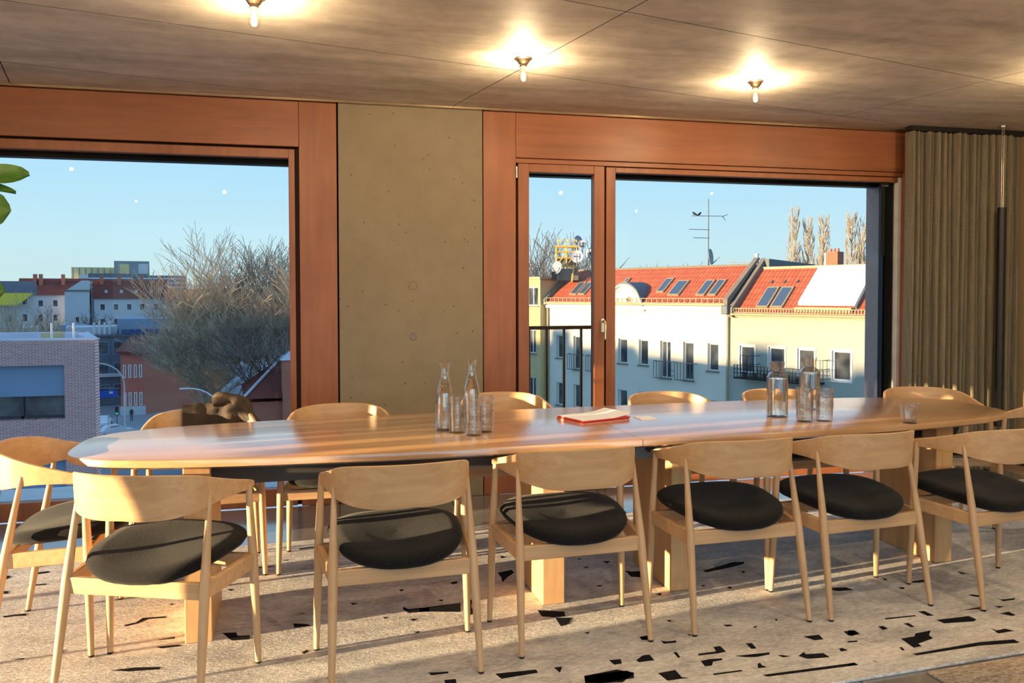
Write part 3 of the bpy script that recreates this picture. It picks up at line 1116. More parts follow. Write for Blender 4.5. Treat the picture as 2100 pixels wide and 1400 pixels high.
off = (NU + 1) * nj
for i in range(NU):
    for j in range(nj - 1):
        a, b, c, d = i * nj + j, i * nj + j + 1, (i + 1) * nj + j + 1, (i + 1) * nj + j
        m.f += [(a, b, c, d), (off + d, off + c, off + b, off + a)]
m.build('body', 'jacket_cloth', jk, smooth=60)
sl = MB()
for off_, dz_, r0, ph in ((0.0, 0.0, 0.030, 0.0), (0.028, -0.012, 0.026, 1.3), (-0.026, -0.02, 0.028, 2.4), (0.01, -0.04, 0.034, 3.7)):
    pts, rad = [], []
    for k in range(18):
        t_ = k / 17
        pts.append((-0.055 - 0.225 * t_ + 0.008 * math.sin(9 * t_ + ph), -0.232 + off_ + 0.11 * t_ * t_ + 0.010 * math.sin(7 * t_ + ph), 0.80 + dz_ + 0.022 * math.sin(PI * t_) - 0.15 * t_ ** 2.2))
        rad.append((r0 + 0.006 * math.sin(13 * t_ + ph)) * (0.55 + 0.45 * math.sin(PI * min(1, t_ * 0.9 + 0.12))))
    sl.tube(pts, rad, 12)
sl.build('sleeve', 'jacket_cloth', jk, smooth=60)
tail = MB()
pts, rad = [], []
for k in range(14):
    t_ = k / 13
    pts.append((-0.21 - 0.02 * math.sin(5 * t_), 0.02 + 0.04 * math.sin(4 * t_), 0.62 - 0.22 * t_))
    rad.append(0.03 + 0.035 * math.sin(PI * min(1, t_ * 1.05)) + 0.006 * math.sin(13 * t_))
tail.tube(pts, rad, 10)
tail.build('hanging_sleeve', 'jacket_lining', jk, smooth=60)

# ---- brown bag on the floor beside the table head
bg_ = thing('bag', 'brown leather bag standing on the rug beyond the left head chair', 'bag', (-0.80, 3.93, 0.012), R(20))
mb = MB()
NB = 20
for k, (w_, d_, z_) in enumerate(((0.10, 0.045, 0.0), (0.115, 0.055, 0.02), (0.115, 0.055, 0.14), (0.10, 0.035, 0.24), (0.09, 0.016, 0.27))):
    for i in range(NB):
        a = 2 * PI * i / NB
        c_, s_ = math.cos(a), math.sin(a)
        mb.v.append((w_ * (1 if c_ >= 0 else -1) * abs(c_) ** 0.5, d_ * (1 if s_ >= 0 else -1) * abs(s_) ** 0.5, z_))
for k in range(4):
    for i in range(NB):
        j = (i + 1) % NB
        mb.f.append((k * NB + i, k * NB + j, (k + 1) * NB + j, (k + 1) * NB + i))
mb.f.append(tuple(reversed(range(NB))))
mb.f.append(tuple(4 * NB + i for i in range(NB)))
mb.build('body', 'leather', bg_, smooth=50)
for s in (-1, 1):
    MB().tube([(-0.05, s * 0.014, 0.255)] + [(-0.05 * math.cos(PI * k / 8), s * 0.02, 0.27 + 0.09 * math.sin(PI * k / 8)) for k in range(9)] + [(0.05, s * 0.014, 0.255)], 0.005, 6).build('handle', 'leather', bg_, smooth=50)

# ================================================================== things on the table
def carafe(name, label, x, y, prof_out, wall, fill, group):
    t = thing(name, label, 'carafe', (x, y, TZ), 0, group)
    zmin = 0.012
    inner = [(max(r - wall, 0.001), max(z, zmin)) for r, z in prof_out if z >= 0.0]
    prof = [(0.0005, 0.0)] + prof_out + list(reversed(inner)) + [(0.0005, zmin)]
    MB().lathe(prof, 40).build('glass', 'tumbler_glass', t, smooth=40)
    if fill:
        wp = [(0.0005, zmin + 0.001)]
        for r, z in prof_out:
            if zmin < z < fill:
                wp.append((max(r - wall - 0.0006, 0.001), z))
        wp.append((wp[-1][0], fill))
        wp.append((0.0005, fill))
        MB().lathe(wp, 40).build('water', 'water', t, smooth=40)
    return t


def smooth_prof(P, n=4):
    return [(a, b) for a, b, _ in crom([(r, z, 0) for r, z in P], n)]


P1 = smooth_prof([(0.040, 0.0), (0.0425, 0.01), (0.0425, 0.05), (0.0405, 0.11), (0.036, 0.165), (0.026, 0.205), (0.0195, 0.235), (0.0195, 0.262), (0.024, 0.290), (0.028, 0.303)])
P2 = smooth_prof([(0.048, 0.0), (0.051, 0.006), (0.051, 0.06), (0.051, 0.18), (0.049, 0.198), (0.040, 0.212), (0.029, 0.222), (0.0275, 0.228), (0.033, 0.25), (0.0375, 0.272)])
carafe('carafe', 'flared glass carafe of water, left one of the pair before the pillar', 0.527, 3.565, P1, 0.0022, 0.205, 'slender carafes')
carafe('carafe', 'flared glass carafe of water, right one of the pair before the pillar', 0.672, 3.690, P1, 0.0022, 0.215, 'slender carafes')
carafe('carafe', 'straight glass bottle carafe of water with funnel neck, nearer of the right pair', 2.186, 3.565, P2, 0.0024, 0.188, 'bottle carafes')
carafe('carafe', 'straight glass bottle carafe of water with funnel neck, behind the stacked tumblers', 2.487, 3.750, P2, 0.0024, 0.192, 'bottle carafes')

TUMB = [(0.034, 0.0), (0.036, 0.004), (0.0415, 0.092), (0.0412, 0.094), (0.0395, 0.092), (0.0345, 0.012), (0.0005, 0.010)]
_tum = MB().lathe([(0.0005, 0.0)] + TUMB, 36).mesh('tumbler', 'tumbler_glass', 40)


def tumbler(x, y, z, label, group):
    o = link('tumbler', _tum, None, 0, (x, y, z))
    return tag(o, label, 'glass', group)


STACKS = [(0.570, 3.485, 3, 'left stack beside the slender carafes'), (0.628, 3.408, 3, 'front stack beside the slender carafes'), (0.692, 3.475, 3, 'right stack beside the slender carafes'),
          (2.228, 3.397, 3, 'left stack beside the bottle carafes'), (2.328, 3.387, 3, 'right stack beside the bottle carafes')]
ORD = ['bottom', 'middle', 'top']
for x, y, n, where in STACKS:
    for k in range(n):
        tumbler(x, y, TZ + 0.0335 * k, 'clear tumbler, %s one of the %s' % (ORD[k], where), 'stacked tumblers')
tumbler(2.681, 3.240, TZ, 'single empty clear tumbler standing alone at the right of the table', 'single tumbler')

# magazines: a slanted pile of three, and a small card
for k, (dx, dy, a, lab) in enumerate(((0.0, 0.0, 0, 'red-edged magazine at the bottom of the pile'), (0.004, 0.003, 1.2, 'red-edged magazine in the middle of the pile'), (0.002, -0.002, -1.0, 'white-covered magazine lying on top of the pile'))):
    mg = thing('magazine', lab, 'magazine', (1.172 + dx, 3.552 + dy, TZ + 0.0062 * k), R(19 + a), 'magazines on the table')
    MB().box(0.0, 0.0, 0.0, 0.285, 0.21, 0.0012).build('back_cover', 'red_card', mg)
    pg = MB()
    pg.box(0.002, 0.002, 0.0012, 0.283, 0.208, 0.0046)
    pg.build('pages', 'red_card' if k else 'paper', mg)
    cv = MB()
    for i in range(10):
        x0, x1 = 0.285 * i / 10, 0.285 * (i + 1) / 10
        z0, z1 = [0.0046 + (0.016 * max(0, (q - 0.16) / 0.125) ** 2 if k == 2 else 0) for q in (x0, x1)]
        cv.add([(x0, 0, z0), (x1, 0, z1), (x1, 0.21, z1 * 1.0), (x0, 0.21, z0), (x0, 0, z0 + 0.0012), (x1, 0, z1 + 0.0012), (x1, 0.21, z1 + 0.0012), (x0, 0.21, z0 + 0.0012)],
               [(0, 3, 2, 1), (4, 5, 6, 7), (0, 1, 5, 4), (2, 3, 7, 6), (1, 2, 6, 5), (3, 0, 4, 7)])
    cv.build('front_cover', 'card_white' if k == 2 else 'red_card', mg)
cd = MB().box(0, 0, 0, 0.085, 0.105, 0.003)
tag(cd.build('note_card', 'card_white', None, loc=(1.492, 3.612, TZ), rotz=R(2)), 'small white card lying beside the magazines', 'card')

# ================================================================== ceiling bulbs
def bulb(x, y, label):
    t = thing('ceiling_bulb', label, 'lamp', (x, y, H), 0, 'bare bulbs on the concrete ceiling')
    MB().lathe([(0.0, 0.0), (0.047, 0.0), (0.047, -0.004), (0.040, -0.007), (0.038, -0.010), (0.024, -0.028), (0.021, -0.030), (0.0, -0.030)], 32).build('canopy', 'nickel', t, smooth=30)
    MB().lathe([(0.0, -0.028), (0.0195, -0.028), (0.0195, -0.044), (0.016, -0.046), (0.0, -0.046)], 24).build('socket', 'nickel', t, smooth=30)
    g_ = MB().lathe([(0.013, -0.044), (0.0135, -0.052), (0.017, -0.064), (0.0235, -0.080), (0.0265, -0.094), (0.0245, -0.108), (0.017, -0.119), (0.007, -0.124), (0.0005, -0.1245)], 28).build('glass_bulb', 'bulb_glass', t, smooth=60)
    fm = MB()
    for k in range(6):
        a = 2 * PI * k / 6
        fm.tube([(0.005 * math.cos(a), 0.005 * math.sin(a), -0.066), (0.0085 * math.cos(a), 0.0085 * math.sin(a), -0.092)], 0.0016, 5)
    fm.build('filament', 'filament', g_)
    ld = bpy.data.lights.new('bulb_light', 'POINT')
    ld.energy = BULB_W
    ld.color = (1.0, 0.73, 0.42)
    ld.shadow_soft_size = 0.012
    lo = bpy.data.objects.new('bulb_light', ld)
    COL.objects.link(lo)
    lo.parent = t
    lo.location = (0, 0, -0.085)
    return t


bulb(-0.265, 3.490, 'bare glowing bulb at the top picture edge, left of the three')
bulb(1.020, 4.075, 'bare glowing bulb above the concrete pillar, middle of the three')
bulb(2.430, 4.215, 'bare glowing bulb above the wide window, right of the three')
for k, (x, y) in enumerate(((4.02, 3.55), (-1.05, 1.15), (0.75, 1.75), (2.6, 1.9), (4.3, 2.2), (-2.2, 2.6), (2.0, 0.2), (0.2, -0.9), (4.2, 0.2), (-2.2, 0.0), (2.4, -1.2))):
    bulb(x, y, 'bare bulb on the ceiling just beyond the right picture edge' if k == 0 else 'bare bulb of the ceiling rows behind and above the viewer')

# ================================================================== curtain and hanging tube
cu = thing('curtain', 'heavy grey-brown pleated curtain drawn to the right of the window', 'curtain', (4.165, W - 0.11, 0))
m = MB()
NU, NZ = 330, 10
rc = random.Random(3)
folds = []
x = 0.0
while x < 0.95:
    w_ = rc.uniform(0.034, 0.060)
    folds.append((x, w_, rc.uniform(0.055, 0.095)))
    x += w_
LX = 0.96


def depth(u, z):
    for a, w_, d_ in folds:
        if a <= u < a + w_:
            ph = (u - a) / w_
            return -d_ * abs(math.sin(PI * ph)) ** 0.8 + 0.006 * math.sin(z * 2.1 + a * 30)
    return 0.0


for side in (0, 1):
    for j in range(NZ + 1):
        z = 0.015 + (H - 0.04 - 0.015) * j / NZ
        for i in range(NU + 1):
            u = LX * i / NU
            wv = 0.008 * math.sin(3.2 * (1 - j / NZ) + u * 18) * (1 - j / NZ)
            m.v.append((u + wv, depth(u, z) + (0.004 if side else 0), z))
off = (NU + 1) * (NZ + 1)
for j in range(NZ):
    for i in range(NU):
        a = j * (NU + 1) + i
        b, c, d = a + 1, a + NU + 2, a + NU + 1
        m.f += [(a, b, c, d), (off + d, off + c, off + b, off + a)]
m.build('cloth', 'curtain_cloth', cu, smooth=55)
MB().box(0.0, -0.07, H - 0.035, 1.0, 0.0, H).build('track', 'black_plastic', cu)

pt = thing('tube_pendant', 'long black tube hanging on two thin wires before the curtain end', 'pendant', (4.84, W - 0.30, 0))
MB().tube([(0, 0, 0.36), (0, 0, 1.965)], 0.030, 20).build('tube', 'black_plastic', pt, smooth=40)
for s in (-1, 1):
    MB().tube([(s * 0.008, 0, 1.96), (s * 0.008, 0, H)], 0.0012, 6).build('wire', 'steel', pt)
MB().tube([(0, 0, H - 0.012), (0, 0, H)], 0.03, 16).build('ceiling_cup', 'steel', pt)

# ================================================================== fig plant at the left window
fg = thing('fig_plant', 'tall potted fig plant with large round leaves at the left picture edge', 'plant', (-1.83, 4.62, 0))
MB().lathe([(0.0, 0.0), (0.15, 0.0), (0.19, 0.30), (0.195, 0.34), (0.175, 0.34), (0.165, 0.30), (0.0, 0.30)], 28).build('pot', 'pot_clay', fg, smooth=40)
MB().lathe([(0.0, 0.312), (0.166, 0.308)], 24).build('soil', 'soil', fg)
MB().tube([(0, 0, 0.30), (0.02, 0.01, 0.8), (-0.02, 0.02, 1.4), (0.03, 0.0, 2.0), (0.02, 0.0, 2.2)], (0.022, 0.018, 0.016, 0.012, 0.006), 8).build('trunk', 'bark_fig', fg, smooth=50)


def leaf(base_p, direction, L, wd, up=(0, 0, 1)):
    d = Vector(direction).normalized()
    u = Vector(up)
    sd = d.cross(u).normalized()
    u = sd.cross(d).normalized()
    mm = MB()
    NL, NW = 10, 6
    for lay in (0, 1):
        for i in range(NL + 1):
            t_ = i / NL
            wdt = wd * (0.08 + 0.92 * math.sqrt(max(0.0, 1 - ((t_ - 0.62) / (0.385 if t_ > 0.62 else 0.60)) ** 2)))
            for j in range(NW + 1):
                s = j / NW * 2 - 1
                p = Vector(base_p) + d * L * t_ + sd * wdt * s + u * (0.02 * abs(s) - 0.08 * L * t_ * t_ + 0.004 * math.sin(9 * t_ + 4 * s) - 0.0015 * lay)
                mm.v.append(tuple(p))
    o2 = (NL + 1) * (NW + 1)
    for i in range(NL):
        for j in range(NW):
            a = i * (NW + 1) + j
            q = (a, a + 1, a + NW + 2, a + NW + 1)
            mm.f += [q, tuple(o2 + k for k in reversed(q))]
    return mm


LEAVES = [((0.03, 0.0, 1.93), (0.97, -0.1, 0.10), 0.34, 0.058, (0.0, -0.9, 0.45)), ((0.05, 0, 1.90), (0.93, 0.0, -0.10), 0.25, 0.03, (0, -0.6, 0.8)),
          ((0.0, 0.0, 1.77), (0.95, -0.15, 0.02), 0.285, 0.098, (0.1, -0.97, 0.1)), ((0.0, 0.0, 1.36), (0.95, -0.15, 0.02), 0.25, 0.072, (0.1, -0.97, 0.1)),
          ((0.0, 0.0, 1.56), (0.95, -0.2, 0.0), 0.232, 0.06, (0, -0.95, 0.1))]
for k in range(14):
    a = 2.2 + k * 2.4
    LEAVES.append(((0, 0, 1.0 + 0.085 * k), (math.cos(a) * (1 if math.cos(a) < 0.3 else -1), math.sin(a), 0.25), 0.28, 0.09, (0, 0, 1)))
for bp_, d_, L_, w_, u_ in LEAVES:
    leaf(bp_, d_, L_, w_, u_).build('leaf', 'leaf_green', fg, smooth=60)

# ================================================================== the city outside
GZ = -15.2
tag(MB().box(-400, -400, GZ - 0.5, 400, 700, GZ).build('street_ground', 'asphalt'), 'asphalt street far below the windows', None, None, 'structure')


def window(parent, x0, x1, z0, z1, y=0.0, frame='cornice_white', fw=0.07, rec=0.12, mull=0, transom=None):
    """window set back in an opening: frame part with a pane as sub-part"""
    m = MB()
    ring(m, x0, x1, z0, z1, fw, y + rec - 0.05, y + rec + 0.02)
    for k in range(mull):
        xm = x0 + (x1 - x0) * (k + 1) / (mull + 1)
        m.box(xm - fw * 0.4, y + rec - 0.045, z0, xm + fw * 0.4, y + rec + 0.02, z1)
    if transom:
        m.box(x0, y + rec - 0.045, transom - fw * 0.4, x1, y + rec + 0.02, transom + fw * 0.4)
    f = m.build('window', frame, parent)
    MB().box(x0 + fw * 0.5, y + rec - 0.01, z0 + fw * 0.5, x1 - fw * 0.5, y + rec + 0.0, z1 - fw * 0.5).build('pane', 'pane_dark', f)
    return f


def sill(parent, x0, x1, z, mat='parapet_stone'):
    MB().box(x0 - 0.08, -0.08, z - 0.06, x1 + 0.08, 0.1, z).build('window_sill', mat, parent)


FR = math.atan2(-0.887, 0.4617)      # street front across the way
FO = Vector((17.19, 45.20, 0))


def front(name, label):
    return thing(name, label, 'building', FO, FR)


def on_roof(parent, name, mat, x0, x1, d0, d1, z0, sl, up0, up1, kind=None):
    """slab lying on a roof slope z = z0 + sl*d, between heights up0..up1 above it"""
    n = Vector((0, -sl, 1)).normalized()
    vs = []
    for up in (up0, up1):
        for x, d in ((x0, d0), (x1, d0), (x1, d1), (x0, d1)):
            p = Vector((x, d, z0 + sl * d)) + n * up
            vs.append(tuple(p))
    return MB().add(vs, [(0, 3, 2, 1), (4, 5, 6, 7), (0, 1, 5, 4), (1, 2, 6, 5), (2, 3, 7, 6), (3, 0, 4, 7)]).build(name, mat, parent)


def skylight(parent, x0, x1, d0, d1, z0, sl):
    fr_ = MB()
    f = on_roof(parent, 'skylight', 'gutter_zinc', x0, x1, d0, d1, z0, sl, 0.0, 0.10)
    on_roof(f, 'pane', 'pane_blue', x0 + 0.07, x1 - 0.07, d0 + 0.07, d1 - 0.07, z0, sl, 0.098, 0.106)


m_, nt_, b_ = base('pane_blue')
b_.inputs['Base Color'].default_value = lin(70, 88, 112)
b_.inputs['Roughness'].default_value = 0.05
b_.inputs['Specular IOR Level'].default_value = 1.0

# ---- the cream house in the middle
M = front('cream_house', 'cream plastered house with orange tiled roof and a curved gable')
cols = [(-5.41, -4.69, 0), (-3.85, -3.16, 1), (-2.25, -1.55, 1), (-0.08, 0.62, 0), (1.51, 2.20, 0), (3.08, 3.82, 1), (4.68, 5.38, 1), (6.30, 6.98, 0)]
rows = [-1.33, -4.38, -7.43, -10.48]
hol = []
for zt in rows:
    for a, b, fch in cols:
        hol.append((a, b, zt - (2.10 if (fch and zt == rows[0]) else 1.48), zt))
holes_wall(MB(), -6.25, 7.70, GZ, 0.45, hol, 0.0, 0.35).build('front_wall', 'render_cream', M)
MB().box(-6.25, 0.35, GZ, 7.70, 10.5, 0.9).build('house_body', 'render_cream', M)
for a, b, c, d in hol:
    if c > -9:
        window(M, a, b, c, d, 0, 'cornice_white', 0.07, 0.20, 1 if b - a > 0.72 else 0)
        sill(M, a, b, c)
MB().box(-6.25, -0.16, 0.43, 7.70, 0.35, 0.66).build('cornice', 'cornice_white', M)
MB().box(-6.25, -0.34, 0.66, 7.60, 0.3, 0.80).build('gutter', 'gutter_zinc', M, bevel=0.04)
sg = MB().box(-6.2, -0.24, 0.80, 7.55, -0.20, 0.83).box(-6.2, -0.24, 1.05, 7.55, -0.20, 1.08)
sgo = sg.build('snow_guard', 'gutter_zinc', M)
for k in range(36):
    x = -6.1 + k * 0.38
    MB().box(x - 0.02, -0.24, 0.8, x + 0.02, -0.20, 1.06).build('guard_post', 'gutter_zinc', sgo)
Z0M, SLM = 0.92, 0.80
rf = MB()
nrm = Vector((0, -SLM, 1)).normalized()
rf = on_roof(M, 'roof', 'tile_orange', -6.2, 7.45, -0.18, 2.5, Z0M, SLM, -0.12, 0.0)
MB().box(-6.2, 2.4, 2.78, 7.45, 2.62, 2.95).build('ridge', 'parapet_stone', M)
MB().add([(-6.2, 2.5, 2.9), (7.45, 2.5, 2.9), (7.45, 9.5, 2.5), (-6.2, 9.5, 2.5), (-6.2, 2.5, 0.8), (7.45, 2.5, 0.8), (7.45, 9.5, 0.8), (-6.2, 9.5, 0.8)],
         [(0, 1, 2, 3), (4, 7, 6, 5), (0, 4, 5, 1), (1, 5, 6, 2), (2, 6, 7, 3), (3, 7, 4, 0)]).build('rear_roof', 'roof_felt', M)
for a, b, c, d in ((-4.6, -4.0, 0.40, 1.36), (-3.85, -3.28, 0.40, 1.36), (2.32, 2.86, 0.56, 1.56), (3.32, 4.10, 0.34, 1.38), (5.26, 5.82, 0.34, 1.38), (6.04, 6.55, 0.34, 1.40), (-0.80, -0.5, 1.3, 1.65)):
    skylight(M, a, b, c, d, Z0M, SLM)
# parapet at the right end of this roof
MB().add([(7.45, -0.30, 0.62), (7.72, -0.30, 0.62), (7.72, 2.75, 3.22), (7.45, 2.75, 3.22), (7.45, -0.30, 1.05), (7.72, -0.30, 1.05), (7.72, 2.6, 3.30), (7.45, 2.6, 3.30)],
         [(0, 1, 2, 3), (4, 7, 6, 5), (0, 4, 5, 1), (1, 5, 6, 2), (2, 6, 7, 3), (3, 7, 4, 0)]).build('parapet', 'parapet_stone', M)
MB().add([(-6.4, -0.30, 0.62), (-6.15, -0.30, 0.62), (-6.15, 2.75, 3.1), (-6.4, 2.75, 3.1), (-6.4, -0.30, 1.0), (-6.15, -0.30, 1.0), (-6.15, 2.6, 3.22), (-6.4, 2.6, 3.22)],
         [(0, 1, 2, 3), (4, 7, 6, 5), (0, 4, 5, 1), (1, 5, 6, 2), (2, 6, 7, 3), (3, 7, 4, 0)]).build('parapet', 'parapet_stone', M)
# curved gable
prof = [(-1.05, 0.30), (-1.05, 0.55), (-0.95, 0.75), (-0.80, 1.00), (-0.55, 1.30), (-0.25, 1.62), (0.10, 1.82), (0.5, 1.90), (0.9, 1.84), (1.25, 1.66), (1.55, 1.40), (1.72, 1.10), (1.86, 0.80), (1.98, 0.6), (1.98, 0.30)]
gp = crom([(a, b, 0) for a, b in prof[1:-1]], 3)
poly = [prof[0]] + [(a, b) for a, b, _ in gp] + [prof[-1]]
ga = MB().vprism(poly, -0.14, 0.02).build('gable', 'render_cream', M)
cap = MB()
gpc = [(a, b) for a, b, _ in gp]
for (a, b), (c, d) in zip(gpc[:-1], gpc[1:]):
    cap.add([(a, -0.24, b), (c, -0.24, d), (c, 1.5, d), (a, 1.5, b), (a, -0.24, b + 0.12), (c, -0.24, d + 0.12), (c, 1.5, d + 0.12), (a, 1.5, b + 0.12)],
            [(0, 3, 2, 1), (4, 5, 6, 7), (0, 1, 5, 4), (1, 2, 6, 5), (2, 3, 7, 6), (3, 0, 4, 7)])
cap.build('gable_hood', 'lead_grey', ga)
rim = MB()
for (a, b), (c, d) in zip(gpc[:-1], gpc[1:]):
    for ins, y0 in ((0.0, -0.25), (0.16, -0.20)):
        k = 1 - ins / 1.6
        rim.add([(0.46 + (a - 0.46) * k, y0, 0.2 + (b - 0.2) * k), (0.46 + (c - 0.46) * k, y0, 0.2 + (d - 0.2) * k), (0.46 + (c - 0.46) * k, -0.1, 0.2 + (d - 0.2) * k), (0.46 + (a - 0.46) * k, -0.1, 0.2 + (b - 0.2) * k),
                 (0.46 + (a - 0.46) * k * 0.95, y0, 0.2 + (b - 0.2) * k * 0.95), (0.46 + (c - 0.46) * k * 0.95, y0, 0.2 + (d - 0.2) * k * 0.95), (0.46 + (c - 0.46) * k * 0.95, -0.1, 0.2 + (d - 0.2) * k * 0.95), (0.46 + (a - 0.46) * k * 0.95, -0.1, 0.2 + (b - 0.2) * k * 0.95)],
                [(0, 1, 5, 4), (0, 3, 2, 1), (4, 5, 6, 7)])
rim.build('gable_moulding', 'render_cream', ga)
ov = MB().tube([(0.88, -0.12, 1.0), (0.88, -0.16, 1.0)], 0.16, 20)
ov.build('oval_window', 'parapet_stone', ga)
# french balcony grilles
def grille(parent, x0, x1, z0, z1, mat='grey_metal', nb=7):
    g_ = MB().box(x0, -0.30, z1 - 0.04, x1, -0.27, z1).box(x0, -0.30, z0, x1, -0.27, z0 + 0.04)
    go = g_.build('balcony_grille', mat, parent)
    for k in range(nb):
        x = x0 + (x1 - x0) * k / (nb - 1)
        MB().box(x - 0.014, -0.295, z0, x + 0.014, -0.275, z1).build('grille_bar', mat, go)
    for x in (x0, x1):
        MB().box(x - 0.015, -0.29, z1 - 0.03, x + 0.015, 0.02, z1).build('grille_bar', mat, go)
for a, b in ((2.84, 4.06), (4.30, 5.58), (-4.12, -2.95), (-2.5, -1.3)):
    grille(M, a, b, -3.45, -2.45)
MB().box(4.05, -0.29, -2.98, 4.32, -0.27, -2.94).build('balcony_link', 'grey_metal', M)
MB().box(4.05, -0.29, -3.25, 4.32, -0.27, -3.21).build('balcony_link', 'grey_metal', M)
for x in (7.62, -6.12):
    MB().tube([(x, -0.1, 0.5), (x, -0.1, GZ)], 0.07, 8).build('downpipe', 'gutter_zinc', M, smooth=40)
MB().box(7.45, -0.5, 0.25, 7.85, 0.1, 0.72).build('rain_head', 'lead_grey', M, bevel=0.05)

# ---- the greenish house at the right
Q = front('grey_green_house', 'pale green-grey house with a white roof awning at the right')
qc = [(8.29, 9.19), (9.96, 10.89), (11.53, 12.46), (13.30, 14.26), (15.0, 15.9)]
hol = [(a, b, zt - 1.45, zt) for zt in rows for a, b in qc]
holes_wall(MB(), 7.70, 24.0, GZ, 0.16, hol, 0.0, 0.35).build('front_wall', 'render_grey', Q)
MB().box(7.70, 0.35, GZ, 24.0, 10.5, 0.3).build('house_body', 'render_grey', Q)
for a, b, c, d in hol:
    if c > -9:
        window(Q, a, b, c, d, 0, 'cornice_white', 0.10, 0.12, 0)
        ring(MB(), a - 0.05, b + 0.05, c - 0.05, d + 0.05, 0.055, -0.03, 0.05).build('window_surround', 'cornice_white', Q)
MB().box(7.72, -0.14, 0.12, 24, 0.3, 0.22).build('cornice', 'gutter_zinc', Q)
MB().box(7.9, -0.32, 0.20, 24, 0.2, 0.32).build('gutter', 'gutter_zinc', Q, bevel=0.04)
sg = MB().box(8.0, -0.22, 0.34, 15.5, -0.19, 0.37).box(8.0, -0.22, 0.56, 15.5, -0.19, 0.59)
sgo = sg.build('snow_guard', 'gutter_zinc', Q)
for k in range(50):
    x = 8.05 + k * 0.15
    MB().box(x - 0.018, -0.22, 0.33, x + 0.018, -0.19, 0.58).build('guard_post', 'gutter_zinc', sgo)
Z0Q, SLQ = 0.42, 0.90
on_roof(Q, 'roof', 'tile_orange', 8.0, 24, -0.15, 2.55, Z0Q, SLQ, -0.12, 0.0)
MB().box(8.0, 2.45, 2.58, 24, 2.7, 2.76).build('ridge', 'gutter_zinc', Q)
MB().box(7.9, 2.6, 0.2, 24, 9.5, 2.55).build('rear_roof', 'roof_felt', Q)
skylight(Q, 9.10, 9.78, 0.18, 1.33, Z0Q, SLQ)
skylight(Q, 9.92, 10.60, 0.18, 1.33, Z0Q, SLQ)
for x in (9.11, 9.85, 10.57):
    on_roof(Q, 'roof_vent', 'roof_felt', x - 0.05, x + 0.05, 1.60, 1.72, Z0Q, SLQ, 0, 0.07)
MB().add([(7.78, -0.30, 0.10), (8.02, -0.30, 0.10), (8.02, 2.9, 3.0), (7.78, 2.9, 3.0), (7.78, -0.30, 0.60), (8.02, -0.30, 0.60), (8.02, 2.8, 3.25), (7.78, 2.8, 3.25)],
         [(0, 1, 2, 3), (4, 7, 6, 5), (0, 4, 5, 1), (1, 5, 6, 2), (2, 6, 7, 3), (3, 7, 4, 0)]).build('parapet', 'parapet_stone', Q)
MB().add([(8.0, 2.7, 2.5), (8.3, 2.7, 2.5), (8.3, 9.5, 2.5), (8.0, 9.5, 2.5), (8.0, 2.7, 3.2), (8.3, 2.7, 3.2), (8.3, 7.5, 3.0), (8.0, 7.5, 3.0)],
         [(0, 3, 2, 1), (4, 5, 6, 7), (0, 1, 5, 4), (1, 2, 6, 5), (2, 3, 7, 6), (3, 0, 4, 7)]).build('fire_wall', 'lead_grey', Q)
# roof terrace recess with its white awning
aw = on_roof(Q, 'awning', 'awning_cloth', 11.34, 14.30, 0.45, 2.44, Z0Q, SLQ, 0.10, 0.14)
MB().box(11.34, 0.36, 0.72, 14.30, 0.40, 0.95).build('valance', 'awning_cloth', aw)
MB().box(11.34, 0.42, 0.70, 14.30, 0.48, 0.76).build('front_bar', 'gutter_zinc', aw)
MB().tube([(12.8, 0.42, 0.74), (12.6, 0.6, 0.62)], 0.03, 6).build('awning_arm', 'dark_metal', aw)
MB().box(11.4, -0.1, 0.42, 14.25, 0.5, 0.66).build('terrace_front', 'gutter_zinc', Q)
MB().add([(14.3, 0.2, 0.5), (14.42, 0.2, 0.5), (14.42, 1.9, 2.1), (14.3, 1.9, 2.1), (14.3, 0.1, 0.72), (14.42, 0.1, 0.72), (14.42, 1.7, 2.25), (14.3, 1.7, 2.25)],
         [(0, 3, 2, 1), (4, 5, 6, 7), (0, 1, 5, 4), (1, 2, 6, 5), (2, 3, 7, 6), (3, 0, 4, 7)]).build('terrace_cheek', 'lead_grey', Q)
# iron balcony with pots
bl = MB().box(8.55, -0.95, -2.98, 12.95, 0.0, -2.90)
bo = bl.build('balcony', 'dark_metal', Q)
for k in range(24):
    x = 8.58 + k * 0.19
    MB().box(x - 0.015, -0.94, -2.92, x + 0.015, -0.91, -2.30).build('baluster', 'dark_metal', bo)
for z in (-2.3, -2.5, -2.7):
    MB().box(8.55, -0.95, z, 12.95, -0.91, z + 0.03).build('balcony_rail', 'dark_metal', bo)
for k in range(7):
    x = 8.9 + k * 0.6
    MB().lathe([(0.0, -2.9), (0.11, -2.9), (0.15, -2.66), (0.0, -2.66)], 10, (x, -0.5, 0)).build('planter', 'roof_felt', bo, smooth=40)
for x0, x1 in ((8.75, 9.50), (12.50, 13.2)):
    gg = MB()
    for z in (-2.7, -2.25, -1.82):
        gg.box(x0, -0.66, z, x1, -0.64, z + 0.025).box(x1 - 0.02, -0.66, z, x1, 0.0, z + 0.025)
    for k in range(3):
        x = x0 + (x1 - x0) * k / 2
        gg.box(x - 0.012, -0.66, -2.75, x + 0.012, -0.64, -1.82)
    gg.build('plant_frame', 'dark_metal', Q)

